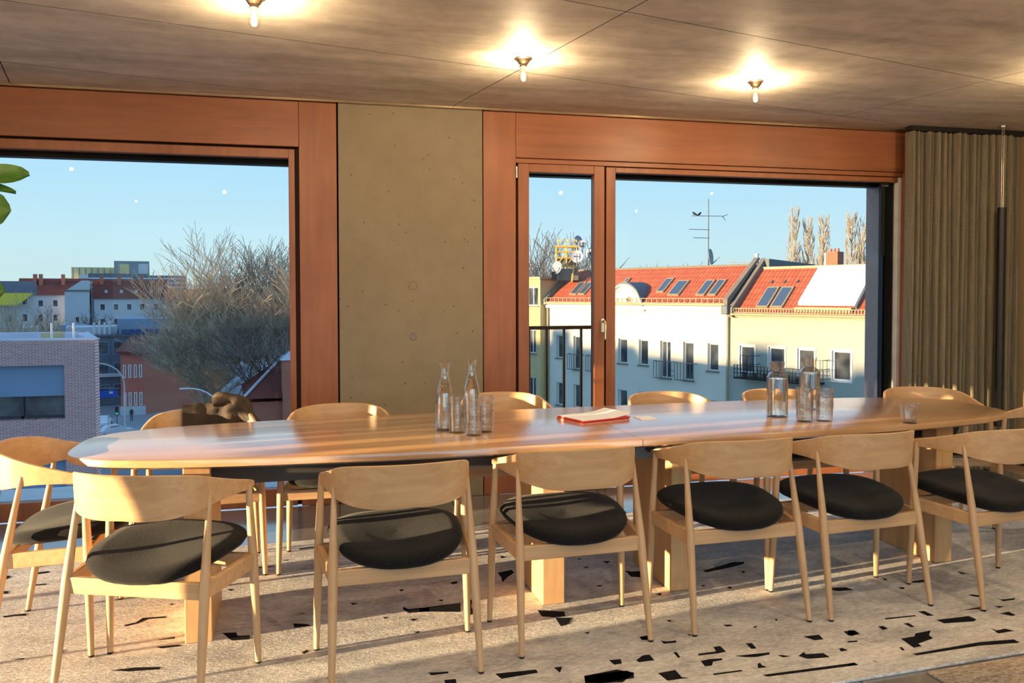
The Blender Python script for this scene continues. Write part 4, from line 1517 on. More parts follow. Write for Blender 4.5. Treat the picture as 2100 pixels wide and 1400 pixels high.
# ---- yellow wing at the left of the cream house
Y = front('yellow_wing', 'taller pale yellow house wing beside the balcony railing')
yh = [(-7.66, -6.62, 0.54, 1.80)] + [(-7.56, -6.83, zt - 1.6, zt) for zt in (-1.0, -4.14, -7.3)]
holes_wall(MB(), -15, -6.4, GZ, 2.30, yh, -0.5, -0.15).build('front_wall', 'render_yellow', Y)
MB().box(-15, -0.15, GZ, -6.4, 9, 2.25).build('house_body', 'render_yellow', Y)
MB().box(-15, -0.62, 2.28, -6.3, 9, 2.45).build('roof_edge', 'gutter_zinc', Y)
for a, b, c, d in yh:
    window(Y, a, b, c, d, -0.5, 'cornice_white', 0.08, 0.14, 1)
    MB().box(a - 0.08, -0.58, c - 0.06, b + 0.08, -0.4, c).build('window_sill', 'parapet_stone', Y)

# ---- roof furniture
def pos(px_s, d, z):
    e_ = Vector((0.4617, -0.887, 0))
    n_ = Vector((0.887, 0.4617, 0))
    return FO + e_ * px_s + n_ * d + Vector((0, 0, z))


ch = thing('chimney', 'orange brick chimney on the far roof before the poplars', 'chimney', pos(11.2, 4.2, 0), FR)
MB().box(-0.32, -0.3, 2.5, 0.32, 0.35, 3.5).build('stack', 'brick_red', ch)
for k in range(3):
    MB().lathe([(0.05, 3.5), (0.07, 3.5), (0.06, 3.68), (0.04, 3.68)], 8, (-0.2 + 0.2 * k, 0, 0)).build('chimney_pot', 'brick_red', ch)
for s_, d_, z0_, z1_, lab in ((7.35, 3.0, 2.8, 3.45, 'white vent pipe left of the roof parapet'), (10.2, 5.2, 2.5, 3.45, 'white vent pipe right of the roof parapet')):
    o = MB().tube([(0, 0, z0_), (0, 0, z1_)], 0.10, 10).tube([(0, 0, z1_), (0, 0, z1_ + 0.06)], 0.13, 10).build('vent_pipe', 'dish_white', None, smooth=40, loc=pos(s_, d_, 0))
    tag(o, lab, 'pipe')


def dish(label, loc, r, face, matn, mark=None, mast=0.0):
    t = thing('satellite_dish', label, 'dish', loc, 0, 'satellite dishes on the roofs')
    f = Vector(face).normalized()
    up = Vector((0, 0, 1))
    sd = f.cross(up).normalized()
    up = sd.cross(f)
    mm = MB()
    N, K = 26, 4
    for lay in (0.0, -0.02):
        for k in range(K + 1):
            rr = r * k / K if k else 0.001
            for i in range(N):
                a = 2 * PI * i / N
                p = f * (0.22 * r * (rr / r) ** 2 - 0.22 * r + lay) + (sd * math.cos(a) + up * math.sin(a)) * rr
                mm.v.append(tuple(p))
    o2 = (K + 1) * N
    for k in range(K):
        for i in range(N):
            j = (i + 1) % N
            q = (k * N + i, k * N + j, (k + 1) * N + j, (k + 1) * N + i)
            mm.f += [q, tuple(o2 + v for v in reversed(q))]
    for i in range(N):
        j = (i + 1) % N
        mm.f.append((K * N + i, K * N + j, o2 + K * N + j, o2 + K * N + i))
    d_ = mm.build('reflector', matn, t, smooth=60)
    MB().tube([tuple(-up * r * 0.95), tuple(f * r * 0.9 - up * r * 0.3)], 0.025, 6).build('feed_arm', 'grey_metal', t)
    MB().tube([tuple(f * r * 0.85 - up * r * 0.28), tuple(f * r * 1.0 - up * r * 0.2)], 0.05, 8).build('receiver', 'dish_grey', t)
    if mast:
        MB().tube([tuple(-f * 0.25 * r), (-f.x * 0.3 * r, -f.y * 0.3 * r, -mast)], 0.03, 6).build('mast', 'grey_metal', t)
    if mark == 'U':
        pts = [(-0.42, 0.55), (-0.42, -0.15)] + [(-0.42 * math.cos(PI * k / 8), -0.15 - 0.42 * math.sin(PI * k / 8)) for k in range(1, 8)] + [(0.42, -0.15), (0.42, 0.55)]
        MB().tube([tuple(f * 0.05 + (-sd) * (-x * r) + up * (z * r)) for x, z in pts], 0.16 * r, 6).build('letter', 'ink_blue', d_)
    if mark == 'bar':
        MB().bar(tuple(f * 0.04 - sd * (-0.5 * r)), tuple(f * 0.04 - sd * (0.15 * r)), 0.06, 0.14 * r, tuple(up)).build('bar_mark', 'ink_blue', d_)
        MB().bar(tuple(f * 0.04 + up * 0.5 * r), tuple(f * 0.04 - up * 0.5 * r), 0.05, 0.08 * r, tuple(sd)).build('bar_mark', 'ink_blue', d_)
    return t


TOCAM = (-0.32, -0.95, 0.05)
dish('grey satellite dish at the top of the roof scaffold', (16.16, 49.9, 4.75), 0.36, (0.45, -0.9, 0.15), 'dish_grey', None, 1.8)
dish('round white disc with a dark letter U in front of the top dish', (16.25, 49.5, 4.50), 0.27, TOCAM, 'dish_white', 'U', 1.6)
dish('white disc with a dark cross mark at the left of the roof scaffold', (15.88, 49.35, 3.72), 0.40, TOCAM, 'dish_white', 'bar', 1.0)
dish('white disc with a dark cross mark at the right of the roof scaffold', (16.83, 49.5, 3.95), 0.36, (-0.9, -0.7, 0.1), 'dish_white', 'bar', 1.2)
dish('plain grey dish low at the left of the roof scaffold', (14.60, 49.6, 3.02), 0.42, (-0.9, -0.55, 0.2), 'dish_grey', None, 0.8)
dish('blue-grey satellite dish beside the tall antenna mast', (21.75, 42.5, 3.45), 0.46, (0.72, -0.68, 0.1), 'dish_grey', None, 0.8)

sf = thing('roof_scaffold', 'yellow lattice sign scaffold on the roof left of the post', 'scaffold', (14.74, 50.1, 0), R(-13))
for x in (0, 0.65, 1.3):
    for y in (0, 0.5):
        MB().tube([(x, y, 2.3), (x, y, 4.35)], 0.045, 6).build('post', 'scaffold_yellow', sf)
for z in (3.12, 3.65, 4.05, 4.35):
    for y in (0, 0.5):
        MB().tube([(-0.05, y, z), (1.35, y, z)], 0.05, 6).build('ledger', 'scaffold_yellow', sf)
for x in (0, 0.65):
    MB().tube([(x, 0, 3.12), (x + 0.65, 0, 4.05)], 0.035, 6).build('brace', 'scaffold_yellow', sf)
MB().box(-0.1, -0.1, 4.33, 1.4, 0.1, 4.45).build('top_board', 'scaffold_yellow', sf)
for x in (0.1, 0.6, 1.1):
    h_ = MB().tube([(x, 0, 4.4), (x, 0, 4.9)], 0.03, 6).tube([(x, 0, 4.78), (x + 0.2, -0.1, 4.78), (x + 0.2, -0.1, 4.65)], 0.05, 6)
    h_.build('spot_lamp', 'scaffold_yellow', sf)
MB().box(0.05, 0.05, 3.15, 1.25, 0.45, 3.6).build('cabinet', 'parapet_stone', sf)
MB().box(-0.1, -0.1, 2.2, 1.4, 0.9, 2.95).build('plinth', 'parapet_stone', sf)
MB().tube([(1.1, -0.2, 3.2), (0.95, -0.5, 2.1)], 0.06, 6).build('strut', 'scaffold_yellow', sf)
MB().box(-0.35, -0.5, 2.2, -0.05, 0.2, 2.75).build('machine_box', 'dark_metal', sf)

an = thing('tv_antenna', 'tall thin television antenna mast on the orange roof', 'antenna', (21.5, 42.35, 0))
MB().tube([(0, 0, 2.6), (0, 0, 6.75)], (0.035, 0.022), 6).build('mast', 'anthracite', an)
rx, ry = 0.973, -0.229
for z, a, b, el in ((5.75, -0.95, 0.9, 3), (4.98, -1.1, 0.05, 6), (4.5, -0.85, 0.05, 6)):
    bm_ = MB().tube([(rx * a, ry * a, z + 0.03), (rx * b, ry * b, z)], 0.016, 5).build('boom', 'anthracite', an)
    for k in range(el):
        q = a + (b - a) * k / el
        MB().tube([(rx * q - 0.1, ry * q - 0.22, z), (rx * q + 0.1, ry * q + 0.22, z)], 0.009, 4).build('element', 'anthracite', bm_)
MB().tube([(rx * 0.8, ry * 0.8, 5.72), (rx * 1.1, ry * 1.1, 5.85)], 0.016, 5).tube([(rx * 0.8, ry * 0.8, 5.72), (rx * 0.98, ry * 0.98, 5.5)], 0.016, 5).build('fork', 'anthracite', an)


def bird(x, y, z, a, lab):
    b = MB()
    b.tube([(-0.16, 0, 0.02), (-0.06, 0, 0.06), (0.04, 0, 0.12), (0.09, 0, 0.17), (0.13, 0, 0.20)], (0.012, 0.055, 0.06, 0.035, 0.012), 8)
    t = thing('bird', lab, 'bird', (x, y, z), a, 'birds on the antenna')
    b.build('body', 'cloth_dark', t, smooth=60)
    MB().tube([(-0.1, 0, 0.05), (-0.26, 0, -0.03)], (0.03, 0.02), 6).build('tail', 'cloth_dark', t, smooth=60)
    MB().tube([(0.02, 0, 0.08), (0.02, 0, 0.0)], 0.008, 5).build('legs', 'cloth_dark', t)


bird(20.72, 42.53, 5.80, R(140), 'dark bird perched on the outer left end of the antenna arm')
bird(21.00, 42.47, 5.79, R(20), 'dark bird perched nearer the mast on the antenna arm')
ld_ = thing('roof_ladder', 'thin metal ladder lying along the orange roof ridge', 'ladder', pos(5.2, 3.2, 3.05), FR)
for y in (0, 0.3):
    MB().tube([(0, y, 0.1), (2.0, y, 0.02)], 0.02, 5).build('stile', 'grey_metal', ld_)
for k in range(7):
    MB().tube([(0.1 + 0.3 * k, 0, 0.09 - 0.012 * k), (0.1 + 0.3 * k, 0.3, 0.09 - 0.012 * k)], 0.014, 5).build('rung', 'grey_metal', ld_)

# ---- near brick building at the left
Bk = thing('brick_building', 'near purple-brown brick office block with a long recessed window', 'building', (-7.6, 30.0, 0))
bh = [(-6.5, -0.97, -2.87, -1.05), (-6.5, -0.97, -6.4, -4.3)]
holes_wall(MB(), -16, 0, GZ, -0.22, bh, 0, 0.5).build('front_wall', 'brick_purple', Bk)
plan = [(0, 0.5), (-16, 0.5), (-18, 5.5), (-1.7, 5.5)]
MB().prism(plan, GZ, -0.55).build('block_body', 'brick_purple', Bk)
pr = MB().box(-16, 0.0, -0.22, 0.03, 0.5, -0.16).prism([(-18, 5.1), (-1.6, 5.1), (-1.75, 5.6), (-18, 5.6)], -0.55, -0.16).prism([(0.0, 0.4), (-0.4, 0.4), (-2.0, 5.5), (-1.65, 5.5)], -0.55, -0.16)
pr.build('parapet_cap', 'roof_pale', Bk)
MB().prism([(-0.3, 0.5), (-16, 0.5), (-17.8, 5.2), (-1.9, 5.2)], -0.56, -0.45).build('flat_roof', 'roof_pale', Bk)
MB().box(-2.35, 2.2, -0.5, -1.9, 3.4, -0.06).build('roof_hatch', 'render_yellow', Bk)
for (a, b, c, d) in bh:
    f = MB()
    ring(f, a, b, c, d, 0.08, 0.28, 0.4)
    for k in range(1, 4):
        x = a + (b - a) * k / 4
        f.box(x - 0.04, 0.28, c, x + 0.04, 0.4, d)
    fo = f.build('window', 'anthracite', Bk)
    MB().box(a + 0.05, 0.36, c + 0.05, b - 0.05, 0.38, d - 0.05).build('pane', 'pane_dark', fo)
    MB().box(a + 0.02, 0.22, d - 1.06, b - 0.02, 0.25, d).build('roller_shade', 'cladding_blue', fo)
for x in (-1.6, -0.9):
    MB().tube([(x, 0.9, -0.5), (x, 0.9, 0.35)], 0.04, 6).build('roof_pole', 'dish_white', Bk)


def house(name, label, loc, rotz, w, d, zt, wallm, roofm, rh, cols_, rows_, ww, wh, roof='gable', over=0.4, cat='building', frame='cornice_white'):
    t = thing(name, label, cat, (loc[0], loc[1], 0), rotz)
    MB().box(0, 0, GZ, w, d, zt).build('wall', wallm, t)
    if roof == 'gable':
        MB().add([(-over, -over, zt - 0.2), (w + over, -over, zt - 0.2), (w + over, d / 2, zt + rh), (-over, d / 2, zt + rh), (-over, d + over, zt - 0.2), (w + over, d + over, zt - 0.2)],
                 [(0, 1, 2, 3), (3, 2, 5, 4), (0, 3, 4), (1, 5, 2), (0, 4, 5, 1)]).build('roof', roofm, t)
    elif roof == 'hip':
        i = min(d / 2, w / 3)
        MB().add([(-over, -over, zt - 0.2), (w + over, -over, zt - 0.2), (w + over, d + over, zt - 0.2), (-over, d + over, zt - 0.2), (i, d / 2, zt + rh), (w - i, d / 2, zt + rh)],
                 [(0, 1, 5, 4), (1, 2, 5), (2, 3, 4, 5), (3, 0, 4), (0, 3, 2, 1)]).build('roof', roofm, t)
    else:
        MB().box(-0.2, -0.2, zt, w + 0.2, d + 0.2, zt + 0.3).build('roof', roofm, t)
    f0 = ring(MB(), -ww / 2, ww / 2, -wh / 2, wh / 2, 0.12, -0.06, 0.05).mesh('window', frame)
    p0 = MB().box(-ww / 2 + 0.06, -0.03, -wh / 2 + 0.06, ww / 2 - 0.06, 0.02, wh / 2 - 0.06).mesh('pane', 'pane_dark')
    for z in rows_:
        for x in cols_:
            fo = link('window', f0, t, 0, (x, 0, z))
            link('pane', p0, fo)
    return t


# ---- office with dark glass front
of = house('glass_office', 'dark glazed office block with rooftop boxes behind the brick building', (-33.2, 129.5), R(14), 13, 16, -5.0, 'cladding_dark', 'roof_felt', 0, [1.4, 3.6, 5.8, 8.0, 10.2], [-6.6, -9.8, -13.0], 1.7, 2.0, 'flat', frame='cladding_blue')
MB().box(3.6, 2, -4.7, 12.6, 10, -2.4).build('plant_room', 'cladding_blue', of)
MB().box(-3.5, 4, -5.2, 3.4, 12, -3.6).build('plant_room', 'render_white', of)
for k in range(9):
    MB().add([(4.0 + 0.95 * k, -0.1, -4.65), (4.8 + 0.95 * k, -0.1, -4.65), (4.8 + 0.95 * k, 1.2, -3.95), (4.0 + 0.95 * k, 1.2, -3.95), (4.0 + 0.95 * k, 1.2, -4.65), (4.8 + 0.95 * k, 1.2, -4.65)],
             [(0, 1, 2, 3), (0, 3, 4), (1, 5, 2), (0, 4, 5, 1), (3, 2, 5, 4)]).build('solar_panel', 'ink_blue', of)
MB().box(-0.3, -0.5, -10.9, 13.2, 0.1, -10.4).build('band', 'render_white', of)
for k in range(4):
    MB().tube([(0.3 + 0.7 * k, 3.0, -4.7), (0.3 + 0.7 * k, 3.0, -2.9 + 0.3 * (k % 2))], 0.16, 8).build('flue', 'dish_white', of)

lo_ = house('white_annex', 'low white flat-roofed building left of the glazed office', (-50.0, 140.0), R(15), 17, 12, -5.4, 'render_white', 'roof_felt', 0, [3, 6.5, 10, 13.5], [-7, -10.5], 2.2, 1.6, 'flat')
MB().box(2, 2, -5.2, 6, 7, -3.9).build('plant_room', 'render_white', lo_)
MB().box(9, 2, -5.2, 13, 7, -3.7).build('plant_room', 'cladding_blue', lo_)

# ---- pink brick house with a hipped roof (its narrow side faces us)
rh_ = house('pink_house', 'pink plastered house with brown roof and white plinth beside the street', (-27.0, 119.0), R(4), 3.0, 16, -6.6, 'render_pink', 'roof_brown', 0, [0.5, 1.15, 1.85, 2.5], [-9.2, -13.0], 0.36, 1.8, 'flat')
for ob in [c for c in rh_.children if c.name.startswith('roof')]:
    bpy.data.objects.remove(ob)
MB().add([(-0.5, -0.5, -6.7), (3.3, -0.5, -7.0), (3.3, 16.5, -7.0), (-0.5, 16.5, -6.7), (-0.5, -0.5, -6.4), (3.3, -0.5, -6.7), (9.0, 16.5, -4.2), (-0.5, 16.5, -4.4)],
         [(0, 3, 2, 1), (4, 5, 6, 7), (0, 1, 5, 4), (1, 2, 6, 5), (2, 3, 7, 6), (3, 0, 4, 7)]).build('roof', 'roof_brown', rh_)
MB().add([(3.0, 0.0, GZ), (12.0, 11.0, GZ), (12, 16, GZ), (3.0, 16, GZ), (3.0, 0.0, -6.8), (12.0, 11.0, -6.2), (12, 16, -6.2), (3.0, 16, -6.8)],
         [(0, 3, 2, 1), (4, 5, 6, 7), (0, 1, 5, 4), (1, 2, 6, 5), (2, 3, 7, 6), (3, 0, 4, 7)]).build('side_wing', 'brick_red', rh_)
MB().box(-0.1, -0.15, GZ, 3.1, 0.0, -14.0).build('plinth', 'render_white', rh_)

# ---- dwellings in the distance
A1 = house('apartment_house', 'white apartment house with long red roof in the left distance', (-64.5, 195.0), R(13), 13.5, 14, 1.4, 'render_white', 'roof_brown', 3.6, [1.5, 4.2, 7.0, 9.8, 12.2], [-0.6, -3.8, -7.0, -10.2], 1.1, 1.6)
for x in (2.5, 3.6, 8.0):
    MB().box(x, 4, 3, x + 0.7, 6, 5.9).build('chimney', 'brick_red', A1)
A2 = house('apartment_house', 'white gable-ended apartment house standing between two red roofs', (-52.8, 186.0), R(13), 4.6, 14, 2.0, 'render_white', 'parapet_stone', 0.6, [2.3], [-4.0], 0.9, 1.4, 'flat')
MB().add([(0, 0, 2.0), (4.6, 0, 2.0), (4.6, 0, 4.3), (3.2, 0, 4.3), (0, 14, 2.0), (4.6, 14, 2.0), (4.6, 14, 4.3), (3.2, 14, 4.3)],
         [(0, 1, 2, 3), (4, 7, 6, 5), (0, 3, 7, 4), (3, 2, 6, 7), (1, 5, 6, 2)]).build('gable_wall', 'render_white', A2)
A3 = house('apartment_house', 'white apartment house with brown roof and dormers below the tower block', (-48.0, 189.5), R(13), 14.5, 14, 0.6, 'render_white', 'roof_brown', 4.0, [1.6, 4.2, 6.8, 9.4, 12.2], [-1.4, -4.6, -7.8], 1.1, 1.5)
for x in (2, 5, 8, 11):
    MB().box(x, 1.8, 1.5, x + 0.6, 2.6, 2.3).build('dormer', 'render_white', A3)
for x in (1, 4.5, 9, 13):
    MB().box(x, 5, 3.5, x + 0.8, 6.5, 5.6).build('chimney', 'brick_red', A3)
A4 = house('corner_house', 'pale grey gabled house behind the yellow awning at the far left', (-57.5, 157.5), R(18), 7.6, 12, 1.6, 'render_white', 'roof_felt', 2.2, [1.5, 3.8, 6.1], [0.2, -2.8, -6.0], 0.9, 1.5)
MB().add([(0.2, -2.6, -0.4), (5.0, -2.6, -0.4), (7.4, -0.2, 1.6), (0.2, -0.2, 1.6), (0.2, -2.6, -0.6), (5.0, -2.6, -0.6), (7.4, -0.2, 1.4), (0.2, -0.2, 1.4)],
         [(0, 1, 2, 3), (4, 7, 6, 5), (0, 4, 5, 1), (1, 5, 6, 2), (2, 6, 7, 3), (3, 7, 4, 0)]).build('yellow_awning', 'awning_yellow', A4)
A5 = house('apartment_house', 'pale apartment house half hidden behind the bare trees', (-33.0, 186.5), R(13), 26, 14, -0.5, 'render_white', 'roof_brown', 3.0, [3, 7, 11, 15, 19, 23], [-2.4, -5.6], 1.1, 1.5)

# ---- tower complex on the horizon
Hh = thing('tower_block', 'pale and grey high-rise complex on the horizon', 'building', (-127.5, 461.0, 0), R(13.2))
MB().box(0, 0, GZ, 21, 40, 15.6).build('sunlit_wing', 'tower_sunlit', Hh)
MB().box(-3, 4, GZ, 0, 40, 10).build('sunlit_wing', 'tower_sunlit', Hh)
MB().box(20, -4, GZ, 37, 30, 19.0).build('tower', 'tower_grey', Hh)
MB().box(22.8, -4.6, 12.2, 27.3, -3.9, 17.4).build('sunlit_bay', 'tower_sunlit', Hh)
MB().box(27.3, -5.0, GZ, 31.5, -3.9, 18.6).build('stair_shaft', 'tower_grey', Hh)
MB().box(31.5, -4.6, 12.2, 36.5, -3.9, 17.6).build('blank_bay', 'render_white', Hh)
MB().box(8, -8, GZ, 28, 0, 12.2).build('front_wing', 'cladding_dark', Hh)
MB().box(31, -8, GZ, 55, 0, 11.4).build('front_wing', 'cladding_dark', Hh)
MB().box(4, -9, GZ, 8, 0, 11.5).build('front_wing', 'render_white', Hh)
for z in (2.5, 4.8, 7.1, 9.4):
    MB().box(8, -8.3, z, 28, -7.9, z + 0.7).build('floor_band', 'render_white', Hh)
    MB().box(31, -8.3, z, 55, -7.9, z + 0.7).build('floor_band', 'render_white', Hh)
for k in range(7):
    MB().box(0.6 + 2.9 * k, -0.3, 4, 1.1 + 2.9 * k, 0.0, 15).build('pilaster', 'tower_grey', Hh)

# ---- chapel-like house at the lower right of the left view
Cb = thing('red_chapel', 'low brick house with a dark red roof and small turret below the trees', 'building', (-6.8, 75.0, 0), R(6))
MB().box(0.4, 0.6, GZ, 12, 12, -8.4).build('wall', 'brick_red', Cb)
MB().add([(-0.2, 0.0, -8.0), (12.5, 0.0, -8.2), (12.5, 6.5, -4.6), (3.6, 6.5, -4.8), (-0.2, 12.5, -8.0), (12.5, 12.5, -8.2)],
         [(0, 1, 2, 3), (3, 2, 5, 4), (0, 3, 4), (1, 5, 2), (0, 4, 5, 1)]).build('roof', 'roof_brown', Cb)
MB().tube([(-0.2, -0.05, -7.9), (3.6, 6.4, -4.7)], 0.14, 6).build('verge_board', 'roof_pale', Cb)
MB().box(3.2, -0.5, GZ, 5.4, 1.5, -4.6).build('turret', 'brick_red', Cb)
MB().add([(3.0, -0.7, -4.6), (5.6, -0.7, -4.6), (5.6, 1.7, -4.6), (3.0, 1.7, -4.6), (4.3, 0.5, -3.4)], [(0, 1, 4), (1, 2, 4), (2, 3, 4), (3, 0, 4), (0, 3, 2, 1)]).build('turret_roof', 'roof_pale', Cb)

# ---- unseen blocks added left of the view to shade the lower fronts
for x, y0, y1, zt, lab in ((-82, 27.0, 62, 4.6, 'long unseen block added at the left as shadow caster, middle stretch'), (-82, 13.0, 26.8, 4.6, 'long unseen block added at the left as shadow caster, nearest stretch'), (-84, 63.0, 190, 4.2, 'long unseen block added at the left as shadow caster, far stretch')):
    b_o = thing('caster_block', lab, 'building', (x, y0, 0))
    MB().box(0, 0, GZ, 12, y1 - y0, zt - 1.0).build('wall', 'render_white', b_o)
    MB().box(-0.3, -0.3, zt - 1.0, 12.3, y1 - y0 + 0.2, zt).build('roof', 'roof_brown', b_o)
    kk = 0
    yy = 2.0
    while yy < y1 - y0 - 2:
        MB().box(4, yy, zt, 6, yy + 1.6, zt + (1.5 if kk % 2 else 0.9)).build('chimney', 'brick_red', b_o)
        yy += 5.3
        kk += 1


# ================================================================== street furniture
def street_lamp(label, loc, a, hz):
    t = thing('street_lamp', label, 'street lamp', (loc[0], loc[1], GZ), a, 'arched street lamps')
    top = hz - GZ
    pts = [(0, 0, 0), (0, 0, top - 2.6)] + [(-2.6 * (1 - math.cos(PI / 2 * k / 8)), 0, top - 2.6 + 2.5 * math.sin(PI / 2 * k / 8)) for k in range(1, 9)]
    MB().tube(pts, [0.10, 0.08] + [0.065] * 8, 8).build('pole', 'dish_white', t, smooth=50)
    MB().box(-3.3, -0.12, top - 0.14, -2.5, 0.12, top - 0.02).build('lamp_head', 'dish_white', t, bevel=0.04)
    return t


street_lamp('arched pale street lamp beside the glazed office', (-21.7, 97.3), R(12), -6.2)
street_lamp('arched pale street lamp in front of the bare trees', (-8.4, 71.6), R(12), -6.4)

sgn = thing('road_sign', 'blue road sign board on an arched mast above the street', 'sign', (-26.5, 103.5, GZ), R(12))
MB().tube([(0, 0, 0), (0, 0, 5.0), (0.4, 0, 5.4), (2.8, 0, 5.3)], 0.08, 8).build('mast', 'grey_metal', sgn)
bd = MB().box(0.6, -0.12, 4.3, 2.6, -0.06, 5.15).build('board', 'sign_blue', sgn)
MB().box(1.7, -0.14, 4.75, 2.1, -0.12, 5.0).build('symbol', 'dish_white', bd)
tl = thing('traffic_light', 'traffic light showing green at the street corner', 'traffic light', (-23.8, 102.8, GZ), R(12))
MB().tube([(0, 0, 0), (0, 0, 2.4)], 0.06, 8).build('pole', 'grey_metal', tl)
th_ = MB().box(-0.16, -0.15, 2.3, 0.16, 0.15, 3.3).build('head', 'dark_metal', tl)
MB().tube([(0, -0.16, 2.5), (0, -0.19, 2.5)], 0.13, 12).build('green_lens', 'green_signal', th_)
for z in (2.8, 3.1):
    MB().tube([(0, -0.16, z), (0, -0.19, z)], 0.11, 12).build('dark_lens', 'black_plastic', th_)


def car(label, loc, a):
    t = thing('car', label, 'car', (loc[0], loc[1], GZ), a, 'cars in the street')
    b = MB()
    secs = [(-2.1, 0.45, 0.75), (-2.05, 0.3, 0.85), (-1.5, 0.25, 0.95), (-0.9, 0.25, 1.42), (0.3, 0.25, 1.48), (1.0, 0.25, 1.0), (1.9, 0.28, 0.85), (2.1, 0.45, 0.7)]
    for x, z0, z1 in secs:
        for y, z in ((-0.85, z0), (0.85, z0), (0.85, min(z1, 0.9)), (0.68, z1), (-0.68, z1), (-0.85, min(z1, 0.9))):
            b.v.append((x, y, z))
    for i in range(len(secs) - 1):
        for k in range(6):
            k2 = (k + 1) % 6
            b.f.append((i * 6 + k, i * 6 + k2, (i + 1) * 6 + k2, (i + 1) * 6 + k))
    b.f += [tuple(reversed(range(6))), tuple((len(secs) - 1) * 6 + k for k in range(6))]
    b.build('body', 'car_white', t, smooth=30)
    for s in (-1, 1):
        MB().add([(-0.85, s * 0.79, 0.95), (0.85, s * 0.79, 0.95), (0.25, s * 0.71, 1.40), (-0.7, s * 0.71, 1.36)], [(0, 1, 2, 3) if s < 0 else (3, 2, 1, 0)]).build('side_window', 'pane_dark', t)
        for x in (-1.35, 1.3):
            MB().tube([(x, s * 0.72, 0.31), (x, s * 0.9, 0.31)], 0.31, 16).build('wheel', 'black_plastic', t)
    MB().add([(1.02, -0.66, 1.02), (1.02, 0.66, 1.02), (0.36, 0.6, 1.46), (0.36, -0.6, 1.46)], [(0, 1, 2, 3)]).build('windscreen', 'pane_dark', t)


car('white car at the crossing below the pink house', (-23.6, 101.0), R(30))
car('white car parked behind the brick building corner', (-26.8, 108.5), R(95))

pe = thing('person', 'distant person in dark clothes walking along the pavement', 'person', (-24.4, 113.0, GZ), R(200))
sk = bpy.data.meshes.new('body')
V = [(0, 0, 0.95), (0, 0, 1.2), (0, 0, 1.42), (0, 0, 1.52), (0, 0, 1.64), (0.10, 0, 0.92), (0.11, 0.16, 0.5), (0.11, 0.10, 0.06), (0.11, 0.24, 0.03), (-0.10, 0, 0.92), (-0.11, -0.08, 0.5), (-0.11, -0.28, 0.08), (-0.11, -0.14, 0.03),
     (0.2, 0, 1.40), (0.25, -0.10, 1.12), (0.24, -0.02, 0.88), (-0.2, 0, 1.40), (-0.25, 0.08, 1.12), (-0.24, 0.18, 0.9)]
Ed = [(0, 1), (1, 2), (2, 3), (3, 4), (0, 5), (5, 6), (6, 7), (7, 8), (0, 9), (9, 10), (10, 11), (11, 12), (2, 13), (13, 14), (14, 15), (2, 16), (16, 17), (17, 18)]
sk.from_pydata(V, Ed, [])
sk.materials.append(MATS['cloth_dark'])
po = bpy.data.objects.new('body', sk)
COL.objects.link(po)
po.parent = pe
sm = po.modifiers.new('skin', 'SKIN')
rads = [0.15, 0.16, 0.15, 0.06, 0.11, 0.09, 0.07, 0.05, 0.04, 0.09, 0.07, 0.05, 0.04, 0.07, 0.05, 0.04, 0.07, 0.05, 0.04]
for i, v in enumerate(sk.skin_vertices[0].data):
    v.radius = (rads[i], rads[i] * 0.8)
    v.use_root = (i == 0)
po.modifiers.new('round', 'SUBSURF').levels = 1

# ================================================================== trees (bare, winter)
def tree(label, loc, height, spread, seed, mat='bark_pale', trunk_r=0.28, levels=5, kids=(4, 4, 3, 3), upright=0.35, zbase=GZ, group='bare winter trees', name='bare_tree', twig=0.012):
    rg = random.Random(seed)
    t = thing(name, label, 'tree', (loc[0], loc[1], zbase), 0, group)
    tk, cr_ = MB(), MB()

    def grow(p, d, L, r, lev):
        n = 3 if lev < 2 else 2
        pts, rad = [p], [r]
        dd = d
        for k in range(n):
            dd = (dd + Vector((rg.uniform(-1, 1), rg.uniform(-1, 1), rg.uniform(-0.6, 1) * upright)) * 0.22).normalized()
            p = p + dd * L / n
            pts.append(p)
            rad.append(max(r * (1 - 0.5 * (k + 1) / n), twig))
        (tk if lev == 0 else cr_).tube(pts, rad, 7 if lev == 0 else (5 if lev == 1 else 3), caps=False)
        if lev >= levels - 1:
            return
        nk = kids[min(lev, len(kids) - 1)]
        for k in range(nk):
            f = 0.45 + 0.55 * (k + 1) / nk
            i = min(int(f * n), n - 1)
            q = pts[i].lerp(pts[i + 1], f * n - i) if i + 1 < len(pts) else pts[-1]
            a = rg.uniform(0, 2 * PI)
            sidev = Vector((math.cos(a), math.sin(a), 0))
            nd = (dd * (0.55 + upright) + sidev * spread * rg.uniform(0.6, 1.1) + Vector((0, 0, upright))).normalized()
            grow(q, nd, L * rg.uniform(0.55, 0.78), max(rad[min(i, n)] * 0.62, twig), lev + 1)
        grow(pts[-1], (dd + Vector((0, 0, 0.3 * upright))).normalized(), L * 0.72, rad[-1], lev + 1)

    grow(Vector((0, 0, 0)), Vector((0, 0, 1)), height * 0.36, trunk_r, 0)
    tk.build('trunk', mat, t, smooth=60)
    cr_.build('branches', mat, t)
    return t


